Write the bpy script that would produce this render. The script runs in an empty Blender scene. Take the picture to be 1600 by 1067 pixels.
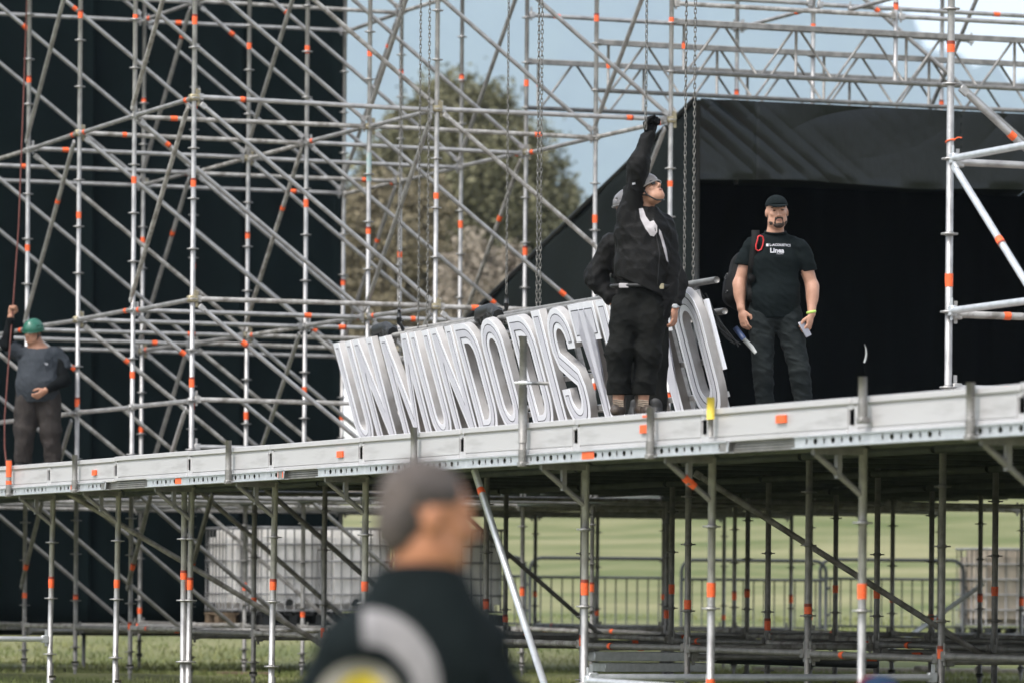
import bpy, bmesh, math, random
import numpy as np
from mathutils import Vector, Matrix, Quaternion
from mathutils.bvhtree import BVHTree

scene = bpy.context.scene
COL = scene.collection
random.seed(7)
RNG = np.random.default_rng(11)

# ------------------------------------------------------------------ camera, sky, sun
# axes: x runs along the stage front (towards the camera), y across the stage (to the back), z up from the ground
VIEW = 1.2043                                   # angle of the picture's right-hand direction in this frame
CAM = Vector((46.226, -14.314, 0.97))
RIGHT = Vector((math.cos(VIEW), math.sin(VIEW), 0))
DEPTH = Vector((-math.sin(VIEW), math.cos(VIEW), 0))

cam_data = bpy.data.cameras.new('camera')
cam = bpy.data.objects.new('camera', cam_data)
COL.objects.link(cam)
scene.camera = cam
cam_data.sensor_width = 36.0
cam_data.lens = 170.75
cam_data.shift_y = 0.2444
cam_data.clip_start = 0.5
cam_data.clip_end = 20000
cam_data.dof.use_dof = True
cam_data.dof.focus_distance = 37.5
cam_data.dof.aperture_fstop = 2.9
roll = 0.0084
cr, sr = math.cos(roll), math.sin(roll)
up = Vector((0, 0, 1))
cx = RIGHT * cr + up * sr
cy = up * cr - RIGHT * sr
cz = -DEPTH
M = Matrix((cx, cy, cz)).transposed().to_4x4()
M.translation = CAM
cam.matrix_world = M

world = bpy.data.worlds.new('World')
scene.world = world
world.use_nodes = True
wn = world.node_tree
wn.nodes.clear()
SUN_EL, SUN_AZ = math.radians(56), math.radians(-66)     # azimuth of the sun in the x,y plane
sky = wn.nodes.new('ShaderNodeTexSky')
sky.sky_type = 'NISHITA'
sky.sun_disc = False
sky.sun_elevation = SUN_EL
sky.sun_rotation = math.pi / 2 - SUN_AZ
sky.air_density = 1.0
sky.dust_density = 2.0
sky.ozone_density = 1.0
hsv = wn.nodes.new('ShaderNodeHueSaturation')
hsv.inputs['Saturation'].default_value = 0.35
bg = wn.nodes.new('ShaderNodeBackground')
bg.inputs['Strength'].default_value = 0.15
wo = wn.nodes.new('ShaderNodeOutputWorld')
wn.links.new(sky.outputs[0], hsv.inputs['Color'])
wn.links.new(hsv.outputs[0], bg.inputs[0])
wn.links.new(bg.outputs[0], wo.inputs[0])

sun_data = bpy.data.lights.new('sun', 'SUN')
sun_data.energy = 1.5
sun_data.angle = math.radians(18)
sun_data.color = (1.0, 0.965, 0.92)
sun = bpy.data.objects.new('sun', sun_data)
COL.objects.link(sun)
sd = Vector((math.cos(SUN_EL) * math.cos(SUN_AZ), math.cos(SUN_EL) * math.sin(SUN_AZ), math.sin(SUN_EL)))
sun.rotation_euler = sd.to_track_quat('Z', 'Y').to_euler()

scene.view_settings.view_transform = 'Standard'
scene.view_settings.look = 'None'
scene.view_settings.gamma = 1.0
scene.view_settings.exposure = 1.35
scene.view_settings.use_curve_mapping = False
scene.render.engine = 'CYCLES'
cyc = scene.cycles
cyc.use_denoising = True
cyc.max_bounces = 6
cyc.diffuse_bounces = 3
cyc.glossy_bounces = 3
cyc.transmission_bounces = 4
cyc.volume_bounces = 1
cyc.transparent_max_bounces = 8
cyc.sample_clamp_indirect = 6.0

# ------------------------------------------------------------------ materials
MATS = {}
def material(name, base, rough=0.6, metal=0.0, var=0.0, vscale=6.0, bump=0.0, bscale=60.0, base2=None, detail=6.0,
             stretch=None, spec=0.5, sheen=0.0, trans=0.0, coords='Object', mix_lo=0.35, mix_hi=0.65):
    if name in MATS:
        return MATS[name]
    m = bpy.data.materials.new(name)
    m.use_nodes = True
    nt = m.node_tree
    b = nt.nodes['Principled BSDF']
    b.inputs['Roughness'].default_value = rough
    b.inputs['Metallic'].default_value = metal
    b.inputs['Specular IOR Level'].default_value = spec
    if sheen:
        b.inputs['Sheen Weight'].default_value = sheen
    if trans:
        b.inputs['Transmission Weight'].default_value = trans
    b.inputs['Base Color'].default_value = (*base, 1)
    tc = nt.nodes.new('ShaderNodeTexCoord')
    src = tc.outputs[coords]
    if stretch:
        mp = nt.nodes.new('ShaderNodeMapping')
        mp.inputs['Scale'].default_value = stretch
        nt.links.new(src, mp.inputs['Vector'])
        src = mp.outputs[0]
    if var or base2:
        n = nt.nodes.new('ShaderNodeTexNoise')
        n.inputs['Scale'].default_value = vscale
        n.inputs['Detail'].default_value = detail
        n.inputs['Roughness'].default_value = 0.62
        nt.links.new(src, n.inputs['Vector'])
        r = nt.nodes.new('ShaderNodeValToRGB')
        r.color_ramp.elements[0].position = mix_lo
        r.color_ramp.elements[1].position = mix_hi
        if base2 is None:
            base2 = tuple(min(1, c * (1 + var)) for c in base)
            b0 = tuple(c * (1 - var) for c in base)
        else:
            b0 = base
        r.color_ramp.elements[0].color = (*b0, 1)
        r.color_ramp.elements[1].color = (*base2, 1)
        nt.links.new(n.outputs['Fac'], r.inputs['Fac'])
        nt.links.new(r.outputs['Color'], b.inputs['Base Color'])
        mr = nt.nodes.new('ShaderNodeMapRange')
        mr.inputs['To Min'].default_value = max(0.02, rough - 0.08)
        mr.inputs['To Max'].default_value = min(1, rough + 0.1)
        nt.links.new(n.outputs['Fac'], mr.inputs['Value'])
        nt.links.new(mr.outputs[0], b.inputs['Roughness'])
    if bump:
        n2 = nt.nodes.new('ShaderNodeTexNoise')
        n2.inputs['Scale'].default_value = bscale
        n2.inputs['Detail'].default_value = 5.0
        nt.links.new(src, n2.inputs['Vector'])
        bp = nt.nodes.new('ShaderNodeBump')
        bp.inputs['Strength'].default_value = bump
        bp.inputs['Distance'].default_value = 0.02
        nt.links.new(n2.outputs['Fac'], bp.inputs['Height'])
        nt.links.new(bp.outputs['Normal'], b.inputs['Normal'])
    MATS[name] = m
    return m

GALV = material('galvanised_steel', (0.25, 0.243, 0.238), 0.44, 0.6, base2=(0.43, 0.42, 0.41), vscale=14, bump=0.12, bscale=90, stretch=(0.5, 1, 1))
GALV2 = material('darker_steel', (0.15, 0.145, 0.136), 0.52, 0.5, base2=(0.27, 0.26, 0.245), vscale=9, bump=0.15, bscale=80)  # darker tone of the steel: inner poles, girders, brackets, sign truss
BRIGHT = material('bright_zinc', (0.40, 0.415, 0.43), 0.38, 0.45, base2=(0.51, 0.525, 0.54), vscale=18)
ALU = material('mill_aluminium', (0.30, 0.285, 0.28), 0.45, 0.25, base2=(0.475, 0.462, 0.461), vscale=2.6, bump=0.08, bscale=25, stretch=(0.6, 1, 4), detail=10, mix_lo=0.22, mix_hi=0.5)
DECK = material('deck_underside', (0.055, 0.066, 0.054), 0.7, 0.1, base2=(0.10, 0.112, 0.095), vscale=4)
PLY = material('plywood_floor', (0.16, 0.14, 0.12), 0.8, 0, base2=(0.24, 0.21, 0.18), vscale=5)
ORANGE = material('orange_tape', (0.80, 0.115, 0.025), 0.55, 0, var=0.2, vscale=30)
RUST = material('brass_coupler', (0.30, 0.26, 0.17), 0.5, 0.5, var=0.3, vscale=20)
BLACK_STEEL = material('black_steel', (0.012, 0.013, 0.013), 0.5, 0.0, var=0.3, vscale=20)
BACKDROP = material('black_scrim', (0.0012, 0.0042, 0.0048), 0.9, 0, base2=(0.0025, 0.0068, 0.0074), vscale=1.2, bump=0.2, bscale=140, spec=0.1)
VINYL = material('black_vinyl', (0.0006, 0.0022, 0.0020), 0.33, 0, base2=(0.0024, 0.0044, 0.0038), vscale=1.6, bump=0.5, bscale=5, spec=0.36, stretch=(1.0, 1.6, 0.9))
TENTCLOTH = material('black_tent_cloth', (0.0022, 0.0048, 0.0044), 0.8, 0, base2=(0.0042, 0.0074, 0.0066), vscale=1.5, bump=0.2, bscale=20, spec=0.2)
INNER = material('black_lining', (0.0018, 0.0024, 0.0024), 0.95, 0, var=0.2, vscale=2, spec=0.05)
SIGNWHITE = material('sign_white', (0.66, 0.665, 0.70), 0.42, 0, base2=(0.72, 0.725, 0.755), vscale=5)
SIGNLILAC = material('sign_diffuser', (0.50, 0.50, 0.545), 0.45, 0, base2=(0.55, 0.55, 0.59), vscale=5)
SIGNSIDE = material('sign_return', (0.25, 0.238, 0.23), 0.55, 0.15, base2=(0.36, 0.347, 0.337), vscale=7, stretch=(1, 1, 0.4))
SIGNLINE = material('sign_groove', (0.05, 0.052, 0.062), 0.6)
CHAIN = material('chain_steel', (0.10, 0.095, 0.085), 0.45, 0.7, base2=(0.22, 0.21, 0.19), vscale=25)
GRASS = material('grass_turf', (0.080, 0.102, 0.036), 0.95, 0, base2=(0.205, 0.195, 0.105), vscale=0.5, stretch=(1.0, 0.35, 1.0), bump=0.6, bscale=9, spec=0.1, detail=12)
BLADE = material('grass_blade', (0.11, 0.15, 0.040), 0.8, 0, base2=(0.26, 0.26, 0.11), vscale=0.7, spec=0.2)
ROCK = material('forested_slope', (0.025, 0.045, 0.03), 0.95, 0, base2=(0.05, 0.075, 0.045), vscale=0.01, spec=0.0)
HDPE = material('tank_plastic', (0.60, 0.575, 0.54), 0.5, 0, base2=(0.78, 0.765, 0.73), vscale=2.2, stretch=(1, 1, 0.5), bump=0.15, bscale=6)
for _i in ('Subsurface Weight',):
    HDPE.node_tree.nodes['Principled BSDF'].inputs[_i].default_value = 0.5
    HDPE.node_tree.nodes['Principled BSDF'].inputs['Subsurface Radius'].default_value = (0.3, 0.3, 0.28)
    HDPE.node_tree.nodes['Principled BSDF'].inputs['Subsurface Scale'].default_value = 1.0
HDPE2 = material('stained_tank_plastic', (0.17, 0.135, 0.10), 0.6, 0, base2=(0.33, 0.285, 0.225), vscale=2.0, stretch=(2, 2, 0.35))
CAGE = material('cage_steel', (0.20, 0.20, 0.20), 0.5, 0.4, var=0.2, vscale=15)
BARRIER = material('barrier_steel', (0.022, 0.026, 0.026), 0.55, 0.2, var=0.3, vscale=10)
WOOD = material('pallet_wood', (0.13, 0.09, 0.055), 0.85, 0, base2=(0.22, 0.16, 0.10), vscale=7, stretch=(0.3, 2, 2))
CONC = material('concrete', (0.26, 0.23, 0.19), 0.9, 0, var=0.25, vscale=12, bump=0.3)
BARK = material('bark', (0.05, 0.04, 0.03), 0.9, 0, var=0.3, vscale=5, bump=0.4, bscale=8)
CANVAS = material('white_canvas', (0.74, 0.74, 0.74), 0.8, 0, var=0.05, vscale=2)
YELLOW = material('yellow_paint', (0.52, 0.38, 0.03), 0.6, 0, base2=(0.62, 0.48, 0.06), vscale=14)
REDROPE = material('red_rope', (0.13, 0.042, 0.033), 0.8, 0, var=0.3, vscale=40)
TEAL = material('teal_paint', (0.16, 0.36, 0.36), 0.6, 0, base2=(0.36, 0.37, 0.36), vscale=12)
PAPER = material('white_label', (0.72, 0.74, 0.80), 0.6)
GREYSTRAP = material('grey_strap', (0.30, 0.31, 0.30), 0.6)
BLUETAPE = material('blue_sleeve', (0.015, 0.03, 0.08), 0.5)
ROPE = material('hemp_rope', (0.20, 0.16, 0.12), 0.9, 0, var=0.3, vscale=40)

# ------------------------------------------------------------------ helpers
def link(o, parent=None):
    COL.objects.link(o)
    if parent is not None:
        o.parent = parent
    return o

def mesh_from(bm, name, smooth=True, angle=0.7):
    me = bpy.data.meshes.new(name)
    if smooth:
        for f in bm.faces:
            f.smooth = True
        for e in bm.edges:
            if len(e.link_faces) == 2 and e.calc_face_angle(0) > angle:
                e.smooth = False
    bm.to_mesh(me)
    bm.free()
    return me

def obj(name, me, mat=None, parent=None, loc=(0, 0, 0), rot=None):
    o = bpy.data.objects.new(name, me)
    if mat is not None and me is not None and len(me.materials) == 0:
        me.materials.append(mat)
    link(o, parent)
    o.location = loc
    if rot is not None:
        o.rotation_mode = 'QUATERNION'
        o.rotation_quaternion = rot
    return o

def tag(o, label, cat, group=None):
    o['label'] = label
    o['category'] = cat
    if group:
        o['group'] = group
    return o

def thing(name, label, cat, loc=(0, 0, 0), rotz=0.0, group=None):
    o = bpy.data.objects.new(name, None)
    link(o)
    o.location = loc
    o.rotation_euler = (0, 0, rotz)
    return tag(o, label, cat, group)

def structure(o):
    o['kind'] = 'structure'
    return o

def box(bm, lo, hi, bev=0.0):
    lo, hi = Vector(lo), Vector(hi)
    r = bmesh.ops.create_cube(bm, size=1.0)
    vs = r['verts']
    for v in vs:
        v.co = Vector(((lo.x + hi.x) / 2 + v.co.x * (hi.x - lo.x), (lo.y + hi.y) / 2 + v.co.y * (hi.y - lo.y), (lo.z + hi.z) / 2 + v.co.z * (hi.z - lo.z)))
    if bev:
        es = list({e for v in vs for e in v.link_edges})
        bmesh.ops.bevel(bm, geom=es, offset=bev, segments=1, affect='EDGES')

def tube(bm, pts, rad, n=10, caps=True, closed=False):
    pts = [Vector(p) for p in pts]
    k = len(pts)
    rads = rad if isinstance(rad, (list, tuple)) else [rad] * k
    rings = []
    ref = None
    for i, p in enumerate(pts):
        if closed:
            d = pts[(i + 1) % k] - pts[(i - 1) % k]
        else:
            d = pts[min(i + 1, k - 1)] - pts[max(i - 1, 0)]
        d.normalize()
        if ref is None:
            ref = Vector((0, 0, 1)) if abs(d.z) < 0.9 else Vector((1, 0, 0))
        s = d.cross(ref).normalized()
        t = s.cross(d).normalized()
        ref = t
        rings.append([bm.verts.new(p + (s * math.cos(a) + t * math.sin(a)) * rads[i]) for a in (2 * math.pi * j / n for j in range(n))])
    for i in range(k if closed else k - 1):
        a, b = rings[i], rings[(i + 1) % k]
        for j in range(n):
            bm.faces.new((a[j], a[(j + 1) % n], b[(j + 1) % n], b[j]))
    if caps and not closed:
        bm.faces.new(rings[0])
        bm.faces.new(list(reversed(rings[-1])))

R48 = 0.02415
CACHE = {}
def cached(key, fn):
    if key not in CACHE:
        CACHE[key] = fn()
    return CACHE[key]

def tube_mesh(L, r=R48, n=12, heads=0):
    """a scaffold tube along +X from 0 to L; heads=1 wedge heads, heads=2 flattened brace ends"""
    def make():
        bm = bmesh.new()
        if heads == 1:
            tube(bm, [(0.07, 0, 0), (L - 0.07, 0, 0)], r, n)
            for s, x in ((1, 0.0), (-1, L)):
                box(bm, (min(x + s * 0.028, x + s * 0.095), -0.021, -0.034), (max(x + s * 0.028, x + s * 0.095), 0.021, 0.034), 0.006)
                xx = x + s * 0.052
                box(bm, (xx - 0.014, -0.004, -0.062), (xx + 0.010, 0.004, 0.088))
        elif heads == 2:
            tube(bm, [(0.09, 0, 0), (0.13, 0, 0), (L - 0.13, 0, 0), (L - 0.09, 0, 0)], [r * 0.8, r, r, r * 0.8], n)
            for x0, x1 in ((0.03, 0.10), (L - 0.10, L - 0.03)):
                box(bm, (x0, -0.012, -0.028), (x1, 0.012, 0.028), 0.005)
        else:
            tube(bm, [(0, 0, 0), (L, 0, 0)], r, n)
        return mesh_from(bm, 'tube')
    return cached(('tube', round(L, 3), r, n, heads), make)

def tape_mesh(w=0.075, r=R48):
    def make():
        bm = bmesh.new()
        tube(bm, [(-w / 2, 0, 0), (w / 2, 0, 0)], r + 0.0022, 12, caps=False)
        tube(bm, [(-w * 0.18, 0, 0), (w * 0.52, 0, 0)], r + 0.0034, 12, caps=False)
        return mesh_from(bm, 'tape')
    return cached(('tape', w, r), make)

def smudge_mesh(w=0.018, r=R48):
    def make():
        bm = bmesh.new()
        tube(bm, [(-w / 2, 0, 0), (w / 2, 0, 0)], r + 0.0038, 12, caps=False)
        return mesh_from(bm, 'tape')
    return cached(('smudge', w, r), make)
SMUDGE = material('dark_tape_print', (0.22, 0.03, 0.012), 0.6)

def rosette_mesh():
    def make():
        bm = bmesh.new()
        prof = []
        for i in range(16):
            a = math.tau * i / 16
            rr = 0.061 if i % 2 == 0 else 0.054
            prof.append((rr * math.cos(a), rr * math.sin(a)))
        top = [bm.verts.new((x, y, 0.005)) for x, y in prof]
        bot = [bm.verts.new((x, y, -0.005)) for x, y in prof]
        bm.faces.new(top)
        bm.faces.new(list(reversed(bot)))
        for i in range(16):
            bm.faces.new((top[i], bot[i], bot[(i + 1) % 16], top[(i + 1) % 16]))
        tube(bm, [(0, 0, -0.012), (0, 0, 0.012)], R48 + 0.006, 12)
        return mesh_from(bm, 'rosette', angle=0.5)
    return cached('rosette', make)

WORN = material('dirty_steel', (0.20, 0.185, 0.165), 0.6, 0.4, base2=(0.40, 0.385, 0.365), vscale=7, bump=0.25, bscale=50, mix_lo=0.42, mix_hi=0.58)
RSTY = random.Random(4)
def span(name, a, b, mat, parent, heads=0, r=R48, tapes=(), n=12):
    """a tube part from a to b (parent coordinates); tapes = distances from a of orange bands"""
    a, b = Vector(a), Vector(b)
    if heads:
        if mat in (GALV, GALV2) and RSTY.random() < 0.3:
            mat = WORN
        j = 0.012
        a = a + Vector((RSTY.uniform(-j, j) * 0.4, RSTY.uniform(-j, j) * 0.4, RSTY.uniform(-j, j)))
        b = b + Vector((RSTY.uniform(-j, j) * 0.4, RSTY.uniform(-j, j) * 0.4, RSTY.uniform(-j, j)))
    d = b - a
    o = obj(name, tube_mesh(round(d.length, 2), r, n, heads), None, parent, a, d.to_track_quat('X', 'Z'))
    if not o.data.materials:
        o.data.materials.append(None)
    o.material_slots[0].link = 'OBJECT'
    o.material_slots[0].material = mat
    for t in tapes:
        if heads and random.random() < 0.3:
            continue
        w = random.choice((0.05, 0.06, 0.075))
        tp = obj('tape_band', tape_mesh(w, r), ORANGE, o, (t, 0, 0))
        if random.random() < 0.3:
            obj('tape_print', smudge_mesh(0.018, r), SMUDGE, o, (t + w * 0.58, 0, 0))
    return o

def standard(parent, x, y, z0, z1, mat, ros=(), tapes=(), lean=(0, 0)):
    a, b = Vector((x - lean[0] * (z1 - z0), y - lean[1] * (z1 - z0), z0)), Vector((x, y, z1))
    o = span('standard', a, b, mat, parent, 0)
    for t in tapes:
        w = random.choice((0.06, 0.07, 0.085))
        obj('tape_band', tape_mesh(w), ORANGE, o, (t - z0, 0, 0))
        if random.random() < 0.45:
            obj('tape_print', smudge_mesh(0.022), SMUDGE, o, (t - z0 + w * 0.58, 0, 0))
    q = Quaternion((0, 1, 0), math.radians(90))
    for t in ros:
        rr = obj('rosette', rosette_mesh(), None, o, (t - z0, 0, 0), q)
        if not rr.data.materials:
            rr.data.materials.append(None)
        rr.material_slots[0].link = 'OBJECT'
        rr.material_slots[0].material = mat
    return o

def frange(a, b, st):
    out = []
    while a <= b + 1e-6:
        out.append(round(a, 4))
        a += st
    return out

def smooth01(t):
    t = min(1.0, max(0.0, t))
    return t * t * (3 - 2 * t)

def ground_z(x, y):
    d = (x - CAM.x) * DEPTH.x + (y - CAM.y) * DEPTH.y
    z = -0.42 + 0.42 * smooth01((d - 12) / 24)
    z += 0.34 * smooth01((d - 62.5) / 6)
    z += 4.5 * smooth01((d - 62) / 106) if d > 62 else 0
    if d > 68:
        z += 1.2 * min(1.0, (d - 68) / 60)
    return z

def world_at(px, py, depth):
    """point that many metres in front of the camera and sideways/up by metres"""
    return CAM + RIGHT * px + DEPTH * depth + Vector((0, 0, py))

# ------------------------------------------------------------------ ground, mountain, haze
def build_ground():
    ds = list(np.arange(-30, 40, 5.0)) + list(np.arange(40, 130, 1.5)) + [130, 140, 160, 200, 260, 350, 500, 800, 1400, 2400, 4200, 7000, 12600]
    ls = [-8000, -4000, -1500, -500, -200, -80, -40] + list(np.arange(-25, 26, 1.6)) + [40, 80, 200, 500, 1500, 4000, 8000]
    verts, faces = [], []
    for d in ds:
        for l in ls:
            p = CAM + RIGHT * l + DEPTH * d
            z = ground_z(p.x, p.y)
            if 50 < d < 130 and abs(l) < 30:
                z += 0.03 * math.sin(l * 0.9 + d * 0.35) + 0.03 * math.sin(l * 0.33 - d * 0.8 + 1.0)
            if d > 200:
                z += min(d - 200, 6000) * 0.004
            verts.append((p.x, p.y, z))
    w = len(ls)
    for i in range(len(ds) - 1):
        for j in range(w - 1):
            faces.append((i * w + j, i * w + j + 1, (i + 1) * w + j + 1, (i + 1) * w + j))
    me = bpy.data.meshes.new('ground')
    me.from_pydata(verts, [], faces)
    for p in me.polygons:
        p.use_smooth = True
    structure(obj('ground', me, GRASS))

def build_mountain():
    D0 = 11000.0
    def ridge(l):
        # metres above camera at distance D0 ; l sideways metres
        px = 800 + l / D0 * 7589
        K = D0 / 5200.0
        pts = [(-4000, 480), (-1500, 560), (-400, 660), (300, 760), (900, 800), (1200, 745), (1330, 668), (1372, 632), (1400, 622), (1425, 610), (1440, 592), (1462, 580), (1500, 576), (1545, 566), (1575, 553), (1640, 558), (1800, 520), (2600, 420), (5000, 300)]
        for (x0, z0), (x1, z1) in zip(pts, pts[1:]):
            if x0 <= px <= x1:
                base = z0 + (z1 - z0) * (px - x0) / (x1 - x0)
                return K * (base + 5 * math.sin(px * 0.09) + 3 * math.sin(px * 0.23 + 1) + 2.5 * math.sin(px * 0.51))
        return 300 * K
    ls = list(np.arange(-7000, 6300, 28.0))
    rows = [(-1.0, 0.0), (-0.6, 0.30), (-0.3, 0.62), (-0.12, 0.86), (0.0, 1.0), (0.35, 0.7), (0.8, 0.2)]
    verts, faces = [], []
    for o, h in rows:
        for l in ls:
            r = ridge(l)
            p = CAM + RIGHT * l * (1 + o * 0.05) + DEPTH * (D0 + o * 1900 + 120 * math.sin(l * 0.0065 + o * 3) * (1 - h))
            n = (1 - h) * 50 * math.sin(l * 0.0105 + o * 9) + (1 - h) * 28 * math.sin(l * 0.028 + o * 20)
            verts.append((p.x, p.y, max(0, r * h + n * (h > 0))))
    w = len(ls)
    for i in range(len(rows) - 1):
        for j in range(w - 1):
            faces.append((i * w + j, i * w + j + 1, (i + 1) * w + j + 1, (i + 1) * w + j))
    me = bpy.data.meshes.new('mountain')
    me.from_pydata(verts, [], faces)
    for p in me.polygons:
        p.use_smooth = True
    structure(obj('mountain', me, ROCK))

def build_haze():
    bm = bmesh.new()
    box(bm, (-8200, -400, -1.6), (8200, 12700, 1800))
    me = mesh_from(bm, 'haze', smooth=False)
    o = obj('haze', me, None)
    p = CAM + DEPTH * 0
    o.location = (CAM.x, CAM.y, 0)
    o.rotation_euler = (0, 0, VIEW)
    o['kind'] = 'stuff'
    m = bpy.data.materials.new('haze_air')
    m.use_nodes = True
    nt = m.node_tree
    nt.nodes.clear()
    out = nt.nodes.new('ShaderNodeOutputMaterial')
    v = nt.nodes.new('ShaderNodeVolumePrincipled')
    v.inputs['Color'].default_value = (0.63, 0.75, 0.90, 1)
    v.inputs['Density'].default_value = 0.0001
    v.inputs['Anisotropy'].default_value = 0.1
    nt.links.new(v.outputs[0], out.inputs['Volume'])
    me.materials.append(m)

build_ground()
build_mountain()
build_haze()

# ------------------------------------------------------------------ the stage platform
BAY, ROW = 2.07, 2.57
UX = {-5: -10.35, -4: -8.28, -3: -6.21, -2: -4.14, -1: -2.07, 0: 0.0, 1: 2.06, 2: 4.14, 3: 6.22, 4: 8.33, 5: 10.50, 6: 12.62, 7: 14.80, 8: 16.95, 9: 19.02, 10: 21.18, 11: 23.3, 12: 25.4}
EDGE = -2.892
ZTOP = 2.068
FLOOR = 2.225

platform = thing('stage_platform', 'long raised aluminium stage platform on scaffold poles, dark planks underneath', 'stage', (0, 0, 0))

def build_platform():
    P = platform
    # standards
    for k, u in UX.items():
        for j, v in enumerate((-ROW, 0.0, ROW, 2 * ROW, 3 * ROW, 4 * ROW)):
            if j == 0 and (k < 0 or k == 7):
                continue
            if j >= 4 and k > 4:
                continue
            if j == 3 and k > 6:
                continue
            if j == 2 and k > 8:
                continue
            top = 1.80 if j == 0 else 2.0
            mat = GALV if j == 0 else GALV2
            off = 0.10 if j == 0 else (0.02 * ((k * 3 + j) % 4))
            gz = ground_z(u, v)
            tz = {0: 1.02, 1: 0.86, 2: 0.98, 3: 1.0, 4: 0.95, 5: 0.9}[j] + 0.03 * math.sin(k * 2.1 + j)
            if j == 0:
                tz = 1.02 - 0.003 * k
                tapes = [tz] + ([0.42] if k in (9, 10) else [])
            else:
                tapes = [tz - (0.25 if (k + j) % 3 == 0 else 0)]
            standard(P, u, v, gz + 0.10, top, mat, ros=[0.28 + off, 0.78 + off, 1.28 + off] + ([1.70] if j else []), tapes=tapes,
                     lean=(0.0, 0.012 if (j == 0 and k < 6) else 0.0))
            # jack base
            def jack():
                bm = bmesh.new()
                tube(bm, [(0, 0, 0.008), (0, 0, 0.30)], 0.018, 8)
                box(bm, (-0.075, -0.075, 0), (0.075, 0.075, 0.01))
                tube(bm, [(0, 0, 0.15), (0, 0, 0.19)], 0.04, 8)
                return mesh_from(bm, 'jack')
            obj('base_jack', cached('jack', jack), GALV2, P, (u, v, gz))
    # second pole strapped to one of the front poles
    standard(P, UX[4] - 0.03, -ROW - 0.055, 0.05, 1.79, GALV, ros=[0.38, 0.88, 1.38], tapes=[1.08])
    # base ledgers across the stage and along it
    ks = sorted(UX)
    for k in ks:
        u = UX[k]
        for j in range(-1, 4):
            v0 = j * ROW
            if k > 6 and j > 1:
                continue
            if j == -1:
                continue
            zz = 0.50 + 0.02 * ((k + j) % 3)
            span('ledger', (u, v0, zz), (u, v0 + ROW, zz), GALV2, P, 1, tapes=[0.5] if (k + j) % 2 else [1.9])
    for k0, k1 in zip(ks, ks[1:]):
        for j in (0, 1, 2, 3):
            if j >= 2 and k0 > 4:
                continue
            v = j * ROW
            z = 0.56
            span('ledger', (UX[k0], v, z), (UX[k1], v, z), GALV2, P, 1, tapes=[0.6] if k0 % 2 else [])
    # ledgers right under the deck, at the open back part
    for k in (-5, -4, -3, -2, -1, 0):
        for j in range(0, 4):
            span('ledger', (UX[k], j * ROW, 1.93), (UX[k], (j + 1) * ROW, 1.93), GALV2, P, 1)
    for j in (0, 1, 2):
        for k0 in (-5, -4, -3, -2, -1):
            span('ledger', (UX[k0], j * ROW, 1.97), (UX[k0 + 1], j * ROW, 1.97), GALV2, P, 1)
    # diagonals below the deck
    for k in (-4, -3, -2, -1, 0, 1, 2):
        for j in (0, 1):
            if (k >= 1 and j == 1) or (j == 1 and k in (-3, -1)) or k == 2:
                continue
            a = Vector((UX[k] + 0.05, j * ROW, 2.0))
            b = Vector((UX[k] + 0.05, j * ROW + 1.85, 0.5))
            span('diagonal_brace', a, b, GALV2, P, 2, tapes=[])
    for k, j in ((2, -1), (6, 0)):
        a = Vector((UX[k] + 0.05, j * ROW, 1.9))
        b = Vector((UX[k] + 0.05, (j + 1) * ROW, 0.45))
        span('diagonal_brace', a, b, GALV2, P, 2, tapes=[])
    for k0, v in ((-3, -0.05), (-1, -0.05), (0, -0.05)):
        span('diagonal_brace', (UX[k0], v, 0.95), (UX[k0] + 0.9, v, 1.95), GALV2, P, 2, tapes=[0.35])
    # bright raking tube in the front plane, bright ledgers at the foot of the front poles
    span('raking_tube', (15.05, -ROW - 0.06, 1.80), (16.72, -ROW - 0.06, 0.02), BRIGHT, P, 0, tapes=[0.2])
    span('ledger', (UX[8], -ROW, 0.43), (UX[8], 0.0, 0.43), BRIGHT, P, 1, tapes=[1.35])
    span('ledger', (UX[2], -ROW, 0.51), (UX[2], -2 * ROW, 0.51), BRIGHT, P, 1)
    span('ledger', (UX[8], -ROW, 0.41), (UX[9], -ROW, 0.39), BRIGHT, P, 1)
    # big diagonal at the very right, under the deck
    span('diagonal_brace', (23.2, -1.2, 0.1), (24.6, -1.2, 1.9), GALV2, P, 2)
    span('diagonal_brace', (19.2, 0.0, 1.86), (19.2, 2.3, 0.4), GALV, P, 2)
    # beam pair hung at knee height
    def pair():
        bm = bmesh.new()
        box(bm, (-0.16, 0.0, 0.0), (0.16, 1.05, 0.075), 0.006)
        for i in range(4):
            box(bm, (-0.164 + 0.001 * i, 0.0 + 0.02, 0.012 + i * 0.016), (0.164 - 0.001 * i, 1.03, 0.018 + i * 0.016))
        box(bm, (-0.14, 0.10, -0.085), (0.14, 0.98, -0.012), 0.006)
        return mesh_from(bm, 'pair')
    obj('spare_deck_board', pair(), BRIGHT, P, (UX[5] - 0.02, 0.05, 0.43))
    span('crossbeam', (UX[5], 1.1, 0.46), (UX[5], ROW, 0.42), BLACK_STEEL, P, 0, r=0.045)
    # brackets from the front poles out to the edge
    for k in range(0, 12):
        u = UX[k]
        if k == 7:
            continue
        bm = bmesh.new()
        tube(bm, [(0, 0.0, 0.0), (0, -0.30, 0.24)], 0.019, 8)
        box(bm, (-0.022, -0.315, 0.235), (0.022, 0.0, 0.275))
        box(bm, (-0.02, -0.17, 0.10), (0.02, -0.14, 0.24))
        o = obj('bracket', cached('bracket', lambda: mesh_from(bm, 'bracket')), GALV2, P, (u, -ROW, 1.53))
        if k == 9:
            tb = obj('tape_band', tape_mesh(0.09, 0.022), ORANGE, o, (0, -0.15, 0.12), Vector((0, -0.30, 0.24)).to_track_quat('X', 'Z'))
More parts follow.
